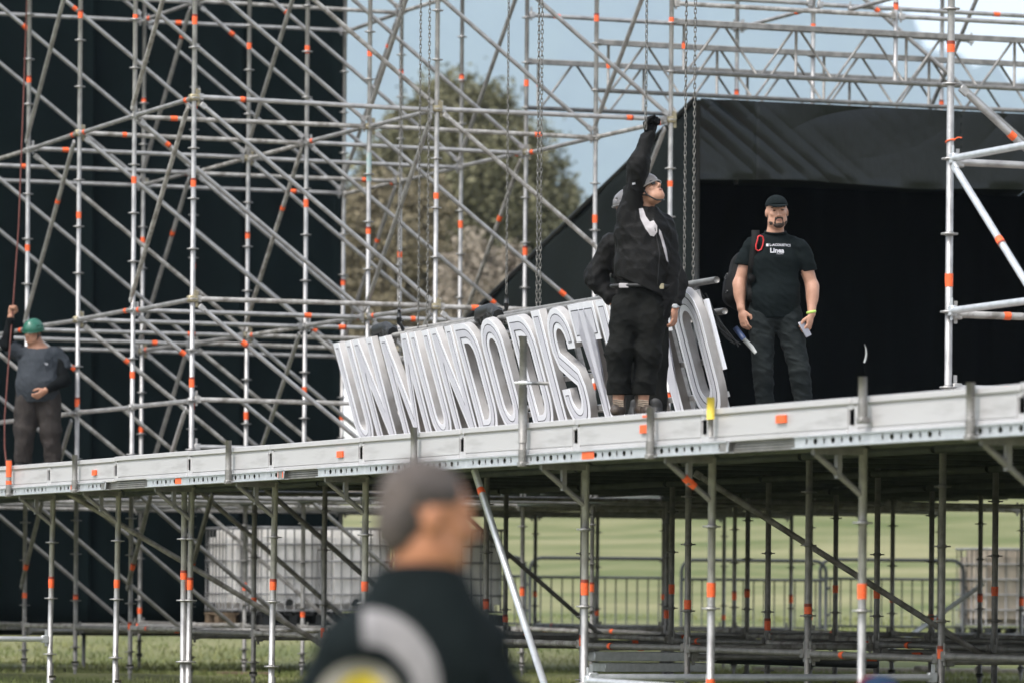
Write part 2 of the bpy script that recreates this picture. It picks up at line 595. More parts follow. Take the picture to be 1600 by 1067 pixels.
    # beams carrying the deck along the front and inside
    for v, z in ((-ROW + 0.05, 1.83), (-0.05, 1.95), (ROW - 0.05, 1.95), (2 * ROW - 0.05, 1.95)):
        for k0, k1 in zip(ks, ks[1:]):
            if v < -2 and k0 < 0:
                continue
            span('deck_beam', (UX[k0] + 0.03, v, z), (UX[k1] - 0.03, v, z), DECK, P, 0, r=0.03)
    # deck boards, laid across the stage
    def board(w, L, t=0.075):
        def make():
            bm = bmesh.new()
            box(bm, (0.004, 0.004, -0.02), (w - 0.004, L - 0.004, 0.0), 0.003)
            box(bm, (0.006, 0.01, -t), (0.026, L - 0.01, -0.02))
            box(bm, (w - 0.026, 0.01, -t), (w - 0.006, L - 0.01, -0.02))
            box(bm, (0.03, L / 2 - 0.02, -t + 0.02), (w - 0.03, L / 2 + 0.02, -0.022))
            return mesh_from(bm, 'board', smooth=False)
        return cached(('board', w, L), make)
    W = 0.61
    n = int((24.6 + 10.35) / W)
    for i in range(n):
        u = -10.35 + i * W
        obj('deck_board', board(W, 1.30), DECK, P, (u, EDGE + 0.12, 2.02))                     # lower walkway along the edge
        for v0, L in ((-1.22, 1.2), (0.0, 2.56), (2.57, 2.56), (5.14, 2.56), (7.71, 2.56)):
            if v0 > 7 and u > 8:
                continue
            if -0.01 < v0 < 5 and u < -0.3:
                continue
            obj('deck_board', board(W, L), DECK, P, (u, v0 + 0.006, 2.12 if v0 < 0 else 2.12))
    # plywood floor on top
    bm = bmesh.new()
    box(bm, (0.3, -1.2, 2.125), (24.5, 10.2, FLOOR), 0.004)
    obj('plywood_floor', mesh_from(bm, 'floor', smooth=False), PLY, P)
    bm = bmesh.new()
    box(bm, (-10.3, -1.2, 2.125), (0.29, -0.03, FLOOR), 0.004)
    obj('plywood_floor', mesh_from(bm, 'floor', smooth=False), PLY, P)
    bm = bmesh.new()
    box(bm, (-10.3, 5.2, 2.125), (0.29, 10.2, FLOOR), 0.004)
    obj('plywood_floor', mesh_from(bm, 'floor', smooth=False), PLY, P)
    # joists seen from below, with a paler rim near the front edge
    for i in range(28):
        u = -9.8 + i * 1.25
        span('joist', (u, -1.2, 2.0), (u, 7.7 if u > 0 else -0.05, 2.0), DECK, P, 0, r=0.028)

    # ---- front edge: fascia panels with slots, lips, perforated channel
    def panel():
        bm = bmesh.new()
        L = 2.07
        g = 0.042                                           # half gap
        box(bm, (-L / 2 + g, 0.004, -0.180), (L / 2 - g, 0.008, -0.030))
        box(bm, (-L / 2 + 0.004, -0.016, -0.037), (L / 2 - 0.004, 0.06, 0.0), 0.004)
        box(bm, (-L / 2 + g, -0.012, -0.203), (L / 2 - g, 0.05, -0.176), 0.003)
        # shallow ribs on the web, end plates
        box(bm, (-L / 2 + g + 0.01, -0.004, -0.168), (L / 2 - g - 0.01, 0.003, -0.054))
        box(bm, (-L / 2 + 0.001, -0.004, -0.062), (-L / 2 + g, 0.02, -0.0372))
        box(bm, (L / 2 - g, -0.004, -0.068), (L / 2 - 0.001, 0.02, -0.0372))
        box(bm, (L / 2 - g, -0.004, -0.2), (L / 2 - 0.001, 0.02, -0.152))
        box(bm, (-L / 2 + 0.001, -0.004, -0.2), (-L / 2 + g, 0.02, -0.158))
        return mesh_from(bm, 'panel', smooth=False)
    def seam_plate():
        bm = bmesh.new()
        box(bm, (0.012, -0.007, -0.20), (0.046, 0.002, -0.05), 0.002)
        box(bm, (0.020, -0.0165, -0.036), (0.044, -0.0162, -0.002))
        return mesh_from(bm, 'plate', smooth=False)
    pm, sp = panel(), seam_plate()
    for i in range(-1, 11):
        u = 5.16 + 2.0696 * i
        obj('fascia_panel', pm, ALU, P, (u + 1.035, EDGE, ZTOP + random.uniform(-0.004, 0.004)))
        o = obj('seam_plate', sp, ALU, P, (u + 0.034, EDGE, ZTOP))
    bm = bmesh.new()
    box(bm, (-10.3, EDGE + 0.075, 1.87), (24.9, EDGE + 0.10, 2.05))  # black strip behind the panels; its colour gives the open slots their shade
    obj('slot_backing', mesh_from(bm, 'beam', smooth=False), BLACK_STEEL, P)

    # perforated channel
    def channel(L):
        def make():
            cu = bpy.data.curves.new('ch', 'CURVE')
            cu.dimensions = '2D'
            cu.fill_mode = 'BOTH'
            def poly(pts):
                s = cu.splines.new('POLY')
                s.points.add(len(pts) - 1)
                for p, (x, y) in zip(s.points, pts):
                    p.co = (x, y, 0, 1)
                s.use_cyclic_u = True
            poly([(0, 0), (L, 0), (L, 0.068), (0, 0.068)])
            for g0 in (0.16, 1.16):
                for i in range(7):
                    cxh = g0 + i * 0.118
                    if cxh + 0.05 > L:
                        continue
                    a = 0.029 if i % 2 else 0.015
                    poly([(cxh + a * math.cos(t), 0.036 + 0.0185 * math.sin(t)) for t in (math.tau * q / 12 for q in range(12))])
            cu.extrude = 0.0025
            tmp = bpy.data.objects.new('tmp', cu)
            COL.objects.link(tmp)
            me = bpy.data.meshes.new_from_object(tmp)
            bpy.data.objects.remove(tmp)
            me.transform(Matrix.Rotation(math.radians(90), 4, 'X'))
            bm = bmesh.new()
            bm.from_mesh(me)
            box(bm, (0, -0.022, 0.0), (L, 0.05, 0.006))
            box(bm, (0, -0.014, 0.062), (L, 0.05, 0.069))
            me2 = mesh_from(bm, 'channel', smooth=False)
            me2.materials.clear()
            return me2
        return cached(('channel', round(L, 2)), make)
    gaps = [(7.0, 8.22), (11.75, 12.55), (20.05, 21.0)]
    u = 1.2
    while u < 24.4:
        end = u + 2.07
        for g0, g1 in gaps:
            if u < g0 < end:
                end = g0
            if g0 <= u < g1:
                u = g1
                end = u + 2.07
        L = min(end, 24.6) - u
        if L > 0.2:
            obj('perforated_channel', channel(round(L, 2)), BRIGHT, P, (u + 0.003, EDGE - 0.022, 1.798))
        u = end
    for g0, g1 in gaps:
        bm = bmesh.new()
        for q in range(4):
            box(bm, (g0 - 0.05, EDGE + 0.012, 1.80 + q * 0.016), (g1 + 0.02, EDGE + 0.06, 1.812 + q * 0.016))
        box(bm, (g0 - 0.12, EDGE - 0.03, 1.795), (g0 - 0.02, EDGE + 0.04, 1.87), 0.008)
        obj('ribbed_beam', mesh_from(bm, 'ribbed', smooth=False), GALV2, P)
    # dark backing behind the perforations
    for uu, w in ((5.95, 0.16), (9.0, 0.16), (17.75, 0.2), (11.62, 0.12), (22.4, 0.0), (3.2, 0.14)):
        if w:
            bm = bmesh.new()
            box(bm, (uu, EDGE - 0.027, 1.812), (uu + w, EDGE - 0.0235, 1.858))
            obj('orange_label', mesh_from(bm, 'label', smooth=False), ORANGE, P)
    for uu, z, w, h in ((8.02 - 1.45, 1.95, 0.11, 0.045), (12.95, 1.955, 0.12, 0.045), (18.68, 1.975, 0.16, 0.05), (18.72, 2.052, 0.11, 0.012), (20.72, 1.975, 0.13, 0.045)):
        bm = bmesh.new()
        box(bm, (uu, EDGE - 0.0195, z - h / 2), (uu + w, EDGE - 0.0065, z + h / 2))
        obj('orange_label', mesh_from(bm, 'label', smooth=False), ORANGE, P)
    # guard rail posts clamped to the edge
    def post(u, z1, mat=GALV2, z0=1.80):
        o = span('rail_post', (u, EDGE - 0.055, z0), (u, EDGE - 0.055, z1), mat, P, 0)
        bm = bmesh.new()
        tube(bm, [(0, 0, 0), (0, 0, 0.10)], R48 + 0.0035, 12)
        box(bm, (-0.028, -0.028, -0.012), (0.036, 0.036, 0.022), 0.006)
        c = obj('post_socket', cached('socket', lambda: mesh_from(bm, 'socket')), GALV2, o, (-0.005, 0, 0), Quaternion((0, 1, 0), math.radians(90)))
        return o
    for u, z1 in ((4.02, 2.12), (6.17, 2.11), (10.49, 2.115), (14.70, 2.095), (18.94, 2.095), (23.30, 2.085)):
        o = post(u, z1)
        if u < 5:
            for t in (0.09, 0.2, 0.27):
                obj('tape_band', tape_mesh(0.075), ORANGE, o, (t, 0, 0))
    o = post(16.78, 2.63)
    obj('rosette', rosette_mesh(), GALV, o, (0.53, 0, 0), Quaternion((0, 1, 0), math.radians(90)))
    sl = span('sleeve', (16.78, EDGE - 0.055, 1.94), (16.78, EDGE - 0.055, 2.3), GALV2, P, 0, r=0.0285)
    span('ledger_stub', (16.78, EDGE - 0.03, 2.33), (16.78, EDGE + 0.12, 2.33), GALV2, P, 0, r=0.012)
    post(21.97, 2.165, GALV2, 1.93)
    o = span('yellow_handle', (19.85, EDGE - 0.05, 2.0), (19.85, EDGE - 0.05, 2.135), YELLOW, P, 0, r=0.024)
    span('handle_pin', (19.85, EDGE - 0.05, 1.90), (19.85, EDGE - 0.05, 2.0), GALV2, P, 0, r=0.017)
build_platform()

# ------------------------------------------------------------------ the tall scaffold tower
def build_tower():
    T = thing('scaffold_tower', 'tall open tower of grey scaffold tubes in front of the black cloth wall', 'scaffold')
    LV = (3.85, 5.85, 7.85)
    cols = (0.0, ROW, 2 * ROW)
    ztop = 8.9
    for r in range(6):
        u = -BAY * r
        for c, v in enumerate(cols):
            ros = [3.35 - 0.5, 3.35, 3.85, 4.35, 4.85, 5.35, 5.85, 6.35, 6.85, 7.35, 7.85, 8.35]
            tp = [3.0 - 0.02 * r + 0.2 * ((r + c) % 2), 4.75 + 0.22 * ((r * 2 + c) % 3), 6.62 + 0.25 * ((r + 2 * c) % 3)]
            if r == 0 and c == 0:
                tp = [3.02, 5.0, 6.62]
            s = standard(T, u, v, FLOOR, ztop, GALV, ros=ros + [2.36], tapes=tp)
            if r == 1 and c == 1:
                obj('paint_band', smudge_mesh(0.30), TEAL, s, (3.2, 0, 0))
            # couplers at the joints
            for z in (3.85, 5.85):
                bm = bmesh.new()
                box(bm, (-0.045, -0.05, -0.03), (0.045, 0.05, 0.035), 0.01)
                box(bm, (0.02, 0.01, 0.03), (0.04, 0.03, 0.09))
                box(bm, (-0.01, 0.03, -0.08), (0.01, 0.06, 0.08))
                me = cached('coupler', lambda: mesh_from(bm, 'coupler'))
                if (r + c) % 2 == 0 or r == 0:
                    obj('coupler', me, RUST if (r == 0 or c == 2 and r < 2) else GALV2, T, (u, v, z))
    tk = 0
    for r in range(6):
        u = -BAY * r
        for c in range(2):
            v0 = cols[c]
            for z in LV:
                tk += 1
                span('ledger', (u, v0, z), (u, v0 + ROW, z), GALV, T, 1, tapes=[(0.42, 2.1, 0.5, 1.9)[tk % 4]])
    for c in range(3):
        for r in range(5):
            for z in LV:
                tk += 1
                span('ledger', (-BAY * r, cols[c], z + 0.0), (-BAY * (r + 1), cols[c], z), GALV, T, 1, tapes=[(0.25, 1.85)[(tk + c) % 2]])
    for r in range(5):
        span('ledger', (-BAY * r, 0, 2.85), (-BAY * (r + 1), 0, 2.85), GALV, T, 1, tapes=[1.75])
    span('ledger', (0, 0, 2.85), (0, ROW, 2.85), GALV, T, 1, tapes=[])
    span('ledger', (0, 0, 2.39), (0, ROW, 2.39), GALV, T, 1)
    span('ledger', (0, ROW, 2.85), (0, 2 * ROW, 2.85), GALV, T, 1, tapes=[0.8])
    # diagonals across (each row) and along (every other bay)
    for r in range(6):
        u = -BAY * r + 0.045
        for c in range(2):
            v0 = cols[c]
            for z in (7.85, 5.85):
                tk += 1
                span('diagonal_brace', (u, v0 + 0.03, z - 0.04), (u, v0 + ROW - 0.03, z - 2 + 0.04), GALV, T, 2, tapes=[(0.5, 2.7, 0.6, 0.4)[tk % 4]])
            a = Vector((u, v0 + 0.03, 3.81)); b = Vector((u, v0 + ROW - 0.03, 1.89))
            b = a.lerp(b, (3.81 - 2.27) / (3.81 - 1.89))
            span('diagonal_brace', a, b, GALV, T, 2, tapes=[0.62])
            a = Vector((u, v0 + 0.03, 9.81)); b = Vector((u, v0 + ROW - 0.03, 7.89))
            if r > 1:
                a = a.lerp(b, 0.45)
                span('diagonal_brace', a, b, GALV, T, 2, tapes=[])
    for c in range(3):
        v = cols[c] - 0.045
        for r in (0, 2, 4):
            u0, u1 = -BAY * r - 0.03, -BAY * (r + 1) + 0.03
            for z in (7.85, 5.85):
                tk += 1
                span('diagonal_brace', (u0, v, z - 0.05), (u1, v, z - 1.95), GALV, T, 2, tapes=[(0.45, 0.9)[tk % 2]])
            zt = 2.80 if c == 0 else 3.80
            a = Vector((u0, v, zt)); b = Vector((u1, v, zt - 1.9))
            b = a.lerp(b, (zt - 2.27) / 1.9)
            span('diagonal_brace', a, b, GALV, T, 2, tapes=[])
        for r in (1, 3):
            a = Vector((-BAY * r - 0.03, v, 9.8)); b = Vector((-BAY * (r + 1) + 0.03, v, 7.9))
            span('diagonal_brace', a.lerp(b, 0.5), b, GALV, T, 2)
build_tower()

# ------------------------------------------------------------------ scaffold rising from the right of the deck
def build_right_tower():
    T = thing('scaffold_tower', 'near scaffold post with bright ledgers standing at the right end of the deck', 'scaffold')
    u = 17.02
    ros = [2.36 + 0.5 * i for i in range(0, 10)]
    standard(T, u, 0, FLOOR, 6.9, GALV, ros=[2.36, 2.86, 3.38, 3.88, 4.38, 4.88, 5.38], tapes=[3.07, 4.62])
    standard(T, u + BAY, 0, FLOOR, 6.9, GALV, ros=ros, tapes=[3.07, 4.62])
    standard(T, u, ROW, FLOOR, 6.9, GALV, ros=ros, tapes=[3.07, 4.62])
    for z, t in ((3.88, 0.22), (2.87, 0.0)):
        span('ledger', (u, 0, z), (u + BAY, 0, z), BRIGHT, T, 1, tapes=[t] if t else [])
        span('ledger', (u, 0, z - 0.02), (u, ROW, z - 0.02), GALV, T, 1, tapes=[0.43] if not t else [])
    span('ledger', (u, 0, 2.36), (u, ROW, 2.36), GALV, T, 1, tapes=[0.44])
    span('diagonal_brace', (u + 0.09, -0.03, 3.86), (u + BAY, -0.03, 1.98 + 0.30), BRIGHT, T, 2, tapes=[0.92])
    span('diagonal_brace', (u + 0.02, 0.04, 4.38), (u + 0.02, ROW - 0.04, 2.4), GALV, T, 2, tapes=[0.52])
    # short red cable tie round the post
    bm = bmesh.new()
    tube(bm, [(0.030 * math.cos(a), 0.030 * math.sin(a), 0.01 * math.sin(a + 1)) for a in (math.tau * i / 14 for i in range(14))], 0.005, 6, closed=True)
    tube(bm, [(0.03, 0.0, 0.0), (0.05, 0.035, 0.02), (0.05, 0.06, 0.018)], 0.004, 5)
    obj('cable_tie', mesh_from(bm, 'tie'), ORANGE, T, (u, 0, 4.0))
build_right_tower()

# ------------------------------------------------------------------ lattice girders of the roof behind
def build_girders():
    labs = {0.0: 'nearest grey lattice girder spanning right above the black canopy',
            -2.07: 'middle lattice girder with its lower tube along the canopy top',
            -4.14: 'farthest lattice girder, starting left of the other two'}
    for u, lab in labs.items():
        G = thing('lattice_girder', lab, 'girder', (u, 2 * ROW, 6.35), group='lattice girders over the canopy')
        L = 9.6
        bm = bmesh.new()
        box(bm, (-0.022, 0.06, 0.485), (0.022, L, 0.545), 0.006)
        box(bm, (-0.02, 0.0, 0.48), (0.02, 0.07, 0.55), 0.004)
        obj('top_chord', cached('gtop', lambda: mesh_from(bm, 'chord')), GALV2, G)
        span('bottom_chord', (0, 0.03, 0.0), (0, L, 0.0), GALV2, G, 0)
        y = 0.14
        i = 0
        while y < L - 1.3:
            span('upright', (0, y, 0.02), (0, y, 0.49), GALV2, G, 0, r=0.017, n=8, tapes=[0.25] if i == 0 else [])
            st = 1.25 / 3
            for q in range(3):
                y0, y1 = y + 0.045 + q * st, y + (q + 1) * st - 0.015
                upw = (i * 3 + q) % 2 == 0
                a, b = ((0, y0, 0.02), (0, y1, 0.49)) if upw else ((0, y0, 0.49), (0, y1, 0.02))
                span('web_brace', a, b, GALV2, G, 0, r=0.0145, n=8)
            y += 1.27
            i += 1
    R = thing('roof_scaffold', 'upright scaffold tubes carrying the lattice girders above the black canopy', 'scaffold')
    for u, v, z0, z1 in ((-4.14, 3 * ROW, 5.6, 8.2), (-2.07, 3 * ROW, 6.2, 7.9), (0.02, 3 * ROW - 0.0, 6.37, 8.2), (-2.07, 4 * ROW + 0.4, 6.3, 8.2), (-4.14, 4 * ROW, 6.3, 8.2)):
        standard(R, u - 0.05, v, z0, z1, GALV, ros=[6.84, 7.36], tapes=[7.15 if u > -4 else 6.62])
    for u, z in ((-4.14, 7.37), (-2.07, 7.40), (-0.0, 7.05)):
        span('ledger', (u, 2 * ROW, z), (u, 3 * ROW, z), GALV, R, 1, tapes=[0.35])
        span('ledger', (u, 3 * ROW, z), (u, 4 * ROW + 0.4, z), GALV, R, 1, tapes=[2.2])
    for u0, v in ((-2.07, 3 * ROW), (-0.02, 3 * ROW + 0.4)):
        span('ledger', (u0 - 0.05, v, 7.37), (u0 - BAY, v, 7.37), GALV, R, 1, tapes=[0.4])
    span('diagonal_brace', (-2.0, 7.7, 7.9), (-2.0, 10.3, 5.95), GALV, R, 2, tapes=[0.9])
    span('diagonal_brace', (-2.1, 9.85, 7.95), (-4.1, 9.85, 6.0), GALV, R, 2)
build_girders()

# ------------------------------------------------------------------ black canopy tent
def grid_mesh(name, nu, nv, fn, smooth=True):
    verts = [tuple(fn(i / (nu - 1), j / (nv - 1))) for j in range(nv) for i in range(nu)]
    faces = [(j * nu + i, j * nu + i + 1, (j + 1) * nu + i + 1, (j + 1) * nu + i) for j in range(nv - 1) for i in range(nu - 1)]
    me = bpy.data.meshes.new(name)
    me.from_pydata(verts, [], faces)
    for p in me.polygons:
        p.use_smooth = smooth
    return me

def solid(o, t):
    m = o.modifiers.new('thickness', 'SOLIDIFY')
    m.thickness = t
    m.offset = 0
    return o

def build_canopy():
    C = thing('canopy_tent', 'big black fabric canopy with wrinkled valance and dark open front', 'tent')
    U, V0, V1 = -2.07, 6.33, 11.4
    ZT, ZB = 6.31, 5.45
    def val(s, t):
        v = V0 + s * (V1 - V0)
        z = ZT - t * (ZT - ZB + 0.02 * math.sin(v * 2.3))
        # diagonal drag folds from the upper left corner, fading to the right, with small puckers along the top
        def ridge(p, sh=0.55):
            q = math.sin(p)
            return 2 * (abs(q) ** sh) - 1.2
        fade = math.exp(-((v - V0) / 1.5) ** 2)
        wob = 0.25 * math.sin(v * 1.3 + z * 1.9) + 0.2 * math.sin(v * 3.1 + z * 4.7)
        w = 0.024 * fade * ridge(v * 4.2 + z * 5.6 + wob, 0.8) * (0.2 + 0.8 * (1 - t)) * (0.5 + 0.5 * math.sin(v * 3.3 - z * 2.2))
        w += 0.014 * fade * ridge(v * 11.0 + z * 14.5 + 2.2 * wob, 0.8) * (0.5 + 0.5 * math.sin(v * 2.3 + z * 5))
        w += 0.017 * math.exp(-t * 3.6) * ridge(v * 3.4 + t * 5 + 1.3 * math.sin(v * 1.9)) * (0.35 + 0.65 * math.sin(v * 1.3 + 0.5) ** 2)
        w += 0.003 * math.sin(v * 2.6 + z * 1.3 + wob)
        w += 0.018 * math.exp(-((t - 1) / 0.06) ** 2) * math.sin(v * 6 + 1)
        # stitched seams
        for sv in (9.45, 7.0):
            w -= 0.012 * math.exp(-((v - sv) / 0.02) ** 2)
        return (U + 0.05 + w, v, z)
    solid(obj('valance', grid_mesh('valance', 460, 90, val), VINYL, C), 0.006)
    # side wall: sloping top edge that falls towards the back
    def side(s, t):
        u = U - s * 9.6
        zt = 6.30 - 0.288 * (s * 9.6)
        z = zt + t * (FLOOR - zt)
        w = 0.012 * math.sin(u * 2.1 + z * 1.3) + 0.008 * math.sin(u * 5 - z * 3)
        return (u, V0 - 0.02 + w, z)
    solid(obj('side_wall', grid_mesh('side_wall', 70, 30, side), TENTCLOTH, C), 0.006)
    def roof(s, t):
        u = U - s * 9.6
        v = V0 + t * (V1 - V0)
        return (u, v, 6.30 - 0.288 * s * 9.6 + 0.02 * math.sin(v * 2.4) - 0.01)
    solid(obj('roof', grid_mesh('roof', 30, 20, roof), TENTCLOTH, C), 0.006)
    def back(s, t):
        return (U - 9.58, V0 + s * (V1 - V0), FLOOR + t * (3.5 - FLOOR))
    solid(obj('back_wall', grid_mesh('back', 20, 8, back), INNER, C), 0.006)
    def lining(s, t):
        u = U - 2.2 + 0.05 * math.sin(s * 60)
        return (u, V0 + 0.05 + s * (V1 - V0), FLOOR + t * (5.6 - FLOOR))
    solid(obj('inner_curtain', grid_mesh('lining', 160, 8, lining), INNER, C), 0.006)
    def sidein(s, t):
        return (U - 0.01 - s * 2.2, V0 + 0.02, FLOOR + t * (5.55 - FLOOR))
    obj('side_lining', grid_mesh('sidein', 8, 8, sidein), INNER, C)
    def rside(s, t):
        return (U - s * 9.6, V1, FLOOR + t * (6.3 - 0.288 * s * 9.6 - FLOOR))
    obj('far_side_wall', grid_mesh('rside', 10, 8, rside), TENTCLOTH, C)
    def floor_(s, t):
        return (U + 0.2 - s * 3.0, V0 + t * (V1 - V0), FLOOR + 0.006)
    obj('floor_cloth', grid_mesh('floor', 8, 8, floor_), INNER, C)
    # leg at the front corner, edge tube of the sloping wall
    span('corner_post', (U + 0.06, V0 - 0.03, FLOOR), (U + 0.06, V0 - 0.03, 6.28), BLACK_STEEL, C, 0, r=0.03)
    span('edge_tube', (U - 0.02, V0 - 0.03, 6.31), (U - 9.6, V0 - 0.03, 6.31 - 0.288 * 9.6), BLACK_STEEL, C, 0, r=0.028)
    bm = bmesh.new()
    for i in range(9):
        box(bm, (U + 0.085, 9.44, 5.55 + i * 0.085), (U + 0.09, 9.455, 5.585 + i * 0.085))
    obj('stitching', mesh_from(bm, 'stitch', smooth=False), TENTCLOTH, C)
    # little white strap hanging in the opening, below it the black web that carries it
    S = tag(obj('hanging_strap', None), 'thin curved pale strap end standing out against the dark opening', 'strap')
    bm = bmesh.new()
    pts = [(0, 0.0, 0.125), (0, 0.012, 0.095), (0, 0.016, 0.06), (0, 0.010, 0.025), (0, 0.0, 0.0)]
    tube(bm, pts, [0.002, 0.005, 0.007, 0.0075, 0.006], 8)
    S.location = (17.3, 0.0, 2.0)
    o = obj('strap_end', mesh_from(bm, 'strap'), GREYSTRAP, S)
    bm = bmesh.new()
    tube(bm, [(0, 0, 0.005), (0.0, 0.01, -0.1), (0, 0, -0.2), (0, 0.01, -0.285)], 0.003, 5)
    obj('cord', mesh_from(bm, 'cord'), INNER, S)
    return S
STRAP = build_canopy()
STRAP.location = (16.874, -0.55, 2.515)

# ------------------------------------------------------------------ black cloth wall behind the tower
def build_backdrop():
    B = thing('cloth_wall', 'tall black scrim wall hung behind the scaffold tower', 'cloth wall')
    seams = [-6.2, -3.9, -1.55, 0.55, 2.0, 3.9, 5.2]
    x = -10.72
    for v0, v1 in zip(seams, seams[1:]):
        def sheet(s, t, v0=v0, v1=v1):
            v = v0 + s * (v1 - v0 + 0.04)
            z = 0.42 + t * 9.2
            w = 0.03 * math.sin(v * 3 + 0.4 * z) + 0.012 * math.sin(v * 11 + z * 0.7)
            w += 0.05 * math.exp(-((s - 1.0) / 0.05) ** 2) - 0.02 * math.exp(-(s / 0.05) ** 2)
            return (x + w, v, z)
        solid(obj('cloth_panel', grid_mesh('sheet', 40, 24, sheet), BACKDROP, B), 0.004)
    # return face at the right-hand end and rails
    def ret(s, t):
        return (x - s * 2.0, 5.22 + 0.01 * math.sin(s * 14), 0.42 + t * 9.2)
    solid(obj('cloth_panel', grid_mesh('ret', 12, 12, ret), BACKDROP, B), 0.004)
    for z in (0.42, 3.0, 6.0, 9.6):
        span('rail', (x - 0.08, -6.2, z), (x - 0.08, 5.2, z), BLACK_STEEL, B, 0)
    for v in (-6.2, -1.5, 2.0, 5.15):
        span('post', (x - 0.08, v, ground_z(x, v)), (x - 0.08, v, 9.6), BLACK_STEEL, B, 0)
build_backdrop()

# ------------------------------------------------------------------ the letter sign
def poly_curve(polys, extrude, offset=0.0):
    cu = bpy.data.curves.new('tmp', 'CURVE')
    cu.dimensions = '2D'
    cu.fill_mode = 'BOTH'
    for pts in polys:
        s = cu.splines.new('POLY')
        s.points.add(len(pts) - 1)
        for p, (x, y) in zip(s.points, pts):
            p.co = (x, y, 0, 1)
        s.use_cyclic_u = True
    cu.extrude = extrude
    cu.offset = offset
    tmp = bpy.data.objects.new('tmp', cu)
    COL.objects.link(tmp)
    me = bpy.data.meshes.new_from_object(tmp)
    bpy.data.objects.remove(tmp)
    me.transform(Matrix.Rotation(math.radians(90), 4, 'X'))          # face towards -Y, height along Z
    me.materials.clear()
    return me

def signed_area(p):
    return sum(a[0] * b[1] - b[0] * a[1] for a, b in zip(p, p[1:] + p[:1])) / 2

def offset_poly(p, d):
    """move every edge of a closed polygon inwards (solid on the left) by d, mitred"""
    n = len(p)
    out = []
    for i in range(n):
        a, b, c = Vector(p[i - 1]), Vector(p[i]), Vector(p[(i + 1) % n])
        e1, e2 = (b - a), (c - b)
        if e1.length < 1e-6 or e2.length < 1e-6:
            continue
        e1.normalize(); e2.normalize()
        n1, n2 = Vector((-e1.y, e1.x)), Vector((-e2.y, e2.x))
        m = (n1 + n2)
        if m.length < 1e-4:
            m = n1
        m.normalize()
        k = d / max(0.35, m.dot(n1))
        out.append((b.x + m.x * k, b.y + m.y * k))
    return out

def arc(cx, cy, rx, ry, a0, a1, n=10):
    return [(cx + rx * math.cos(a0 + (a1 - a0) * i / n), cy + ry * math.sin(a0 + (a1 - a0) * i / n)) for i in range(n + 1)]

def letter_polys(ch, H=1.0, t=0.168):
    PI = math.pi
    if ch == 'I':
        w = 0.20
        return w, [[(0, 0), (w, 0), (w, H), (0, H)]]
    if ch == 'U':
        w = 0.52; r = w / 2; ri = r - t
        o = [(0, H), (0, r)] + arc(r, r, r, r, PI, 2 * PI)[1:-1] + [(w, r), (w, H), (w - t, H), (w - t, r)] + arc(r, r, ri, ri, 2 * PI, PI)[1:-1] + [(t, r), (t, H)]
        return w, [o]
    if ch == 'O':
        w = 0.54; r = w / 2; ri = r - t
        o = arc(r, H - r, r, r, 0, PI) + arc(r, r, r, r, PI, 2 * PI)
        i = arc(r, H - r, ri, ri, 0, PI) + arc(r, r, ri, ri, PI, 2 * PI)
        return w, [o, i[::-1]]
    if ch == 'D':
        w = 0.54; r = 0.30; ri = r - t
        o = [(0, 0)] + arc(w - r, r, r, r, -PI / 2, 0) + arc(w - r, H - r, r, r, 0, PI / 2) + [(0, H)]
        i = [(t, t)] + arc(w - r, r, ri, ri, -PI / 2, 0) + arc(w - r, H - r, ri, ri, 0, PI / 2) + [(t, H - t)]
        return w, [o, i[::-1]]
    if ch == 'N':
        w = 0.56
        return w, [[(0, 0), (t, 0), (t, 0.56 * H), (w - t, 0), (w, 0), (w, H), (w - t, H), (w - t, 0.44 * H), (t, H), (0, H)]]
    if ch == 'M':
        w = 0.78; c = w / 2
        return w, [[(0, 0), (t, 0), (t, 0.60 * H), (c - 0.035, 0), (c + 0.035, 0), (w - t, 0.60 * H), (w - t, 0), (w, 0), (w, H), (w - t, H), (c, 0.36 * H), (t, H), (0, H)]]
    if ch == 'T':
        w = 0.56; c = w / 2
        return w, [[(c - t / 2, 0), (c + t / 2, 0), (c + t / 2, H - 0.19), (w - 0.15, H - 0.30), (w, H - 0.30), (w, H), (0, H), (0, H - 0.30), (0.15, H - 0.30), (c - t / 2, H - 0.19)]]
    if ch == 'S':
        w = 0.54; r = (w - t) / 2
        c = w / 2
        cl = [(w - t / 2, H * 0.66), (w - t / 2, H - t / 2 - r)] + arc(c, H - t / 2 - r, r, r, 0, math.pi, 12)[1:]
        cl += [(t / 2, H * 0.66), (t / 2 + 0.03, H * 0.575), (c, H * 0.5), (w - t / 2 - 0.03, H * 0.425), (w - t / 2, H * 0.34)]
        cl += [(w - t / 2, t / 2 + r)] + arc(c, t / 2 + r, r, r, 0, -math.pi, 12)[1:] + [(t / 2, H * 0.34)]
        L, Rr = [], []
        for i, p in enumerate(cl):
            a, b = Vector(cl[max(i - 1, 0)]), Vector(cl[min(i + 1, len(cl) - 1)])
            d = (b - a).normalized()
            nrm = Vector((-d.y, d.x))
            L.append((p[0] + nrm.x * t / 2, p[1] + nrm.y * t / 2))
            Rr.append((p[0] - nrm.x * t / 2, p[1] - nrm.y * t / 2))
        o = Rr + L[::-1]
        if signed_area(o) < 0:
            o = o[::-1]
        return w, [o]

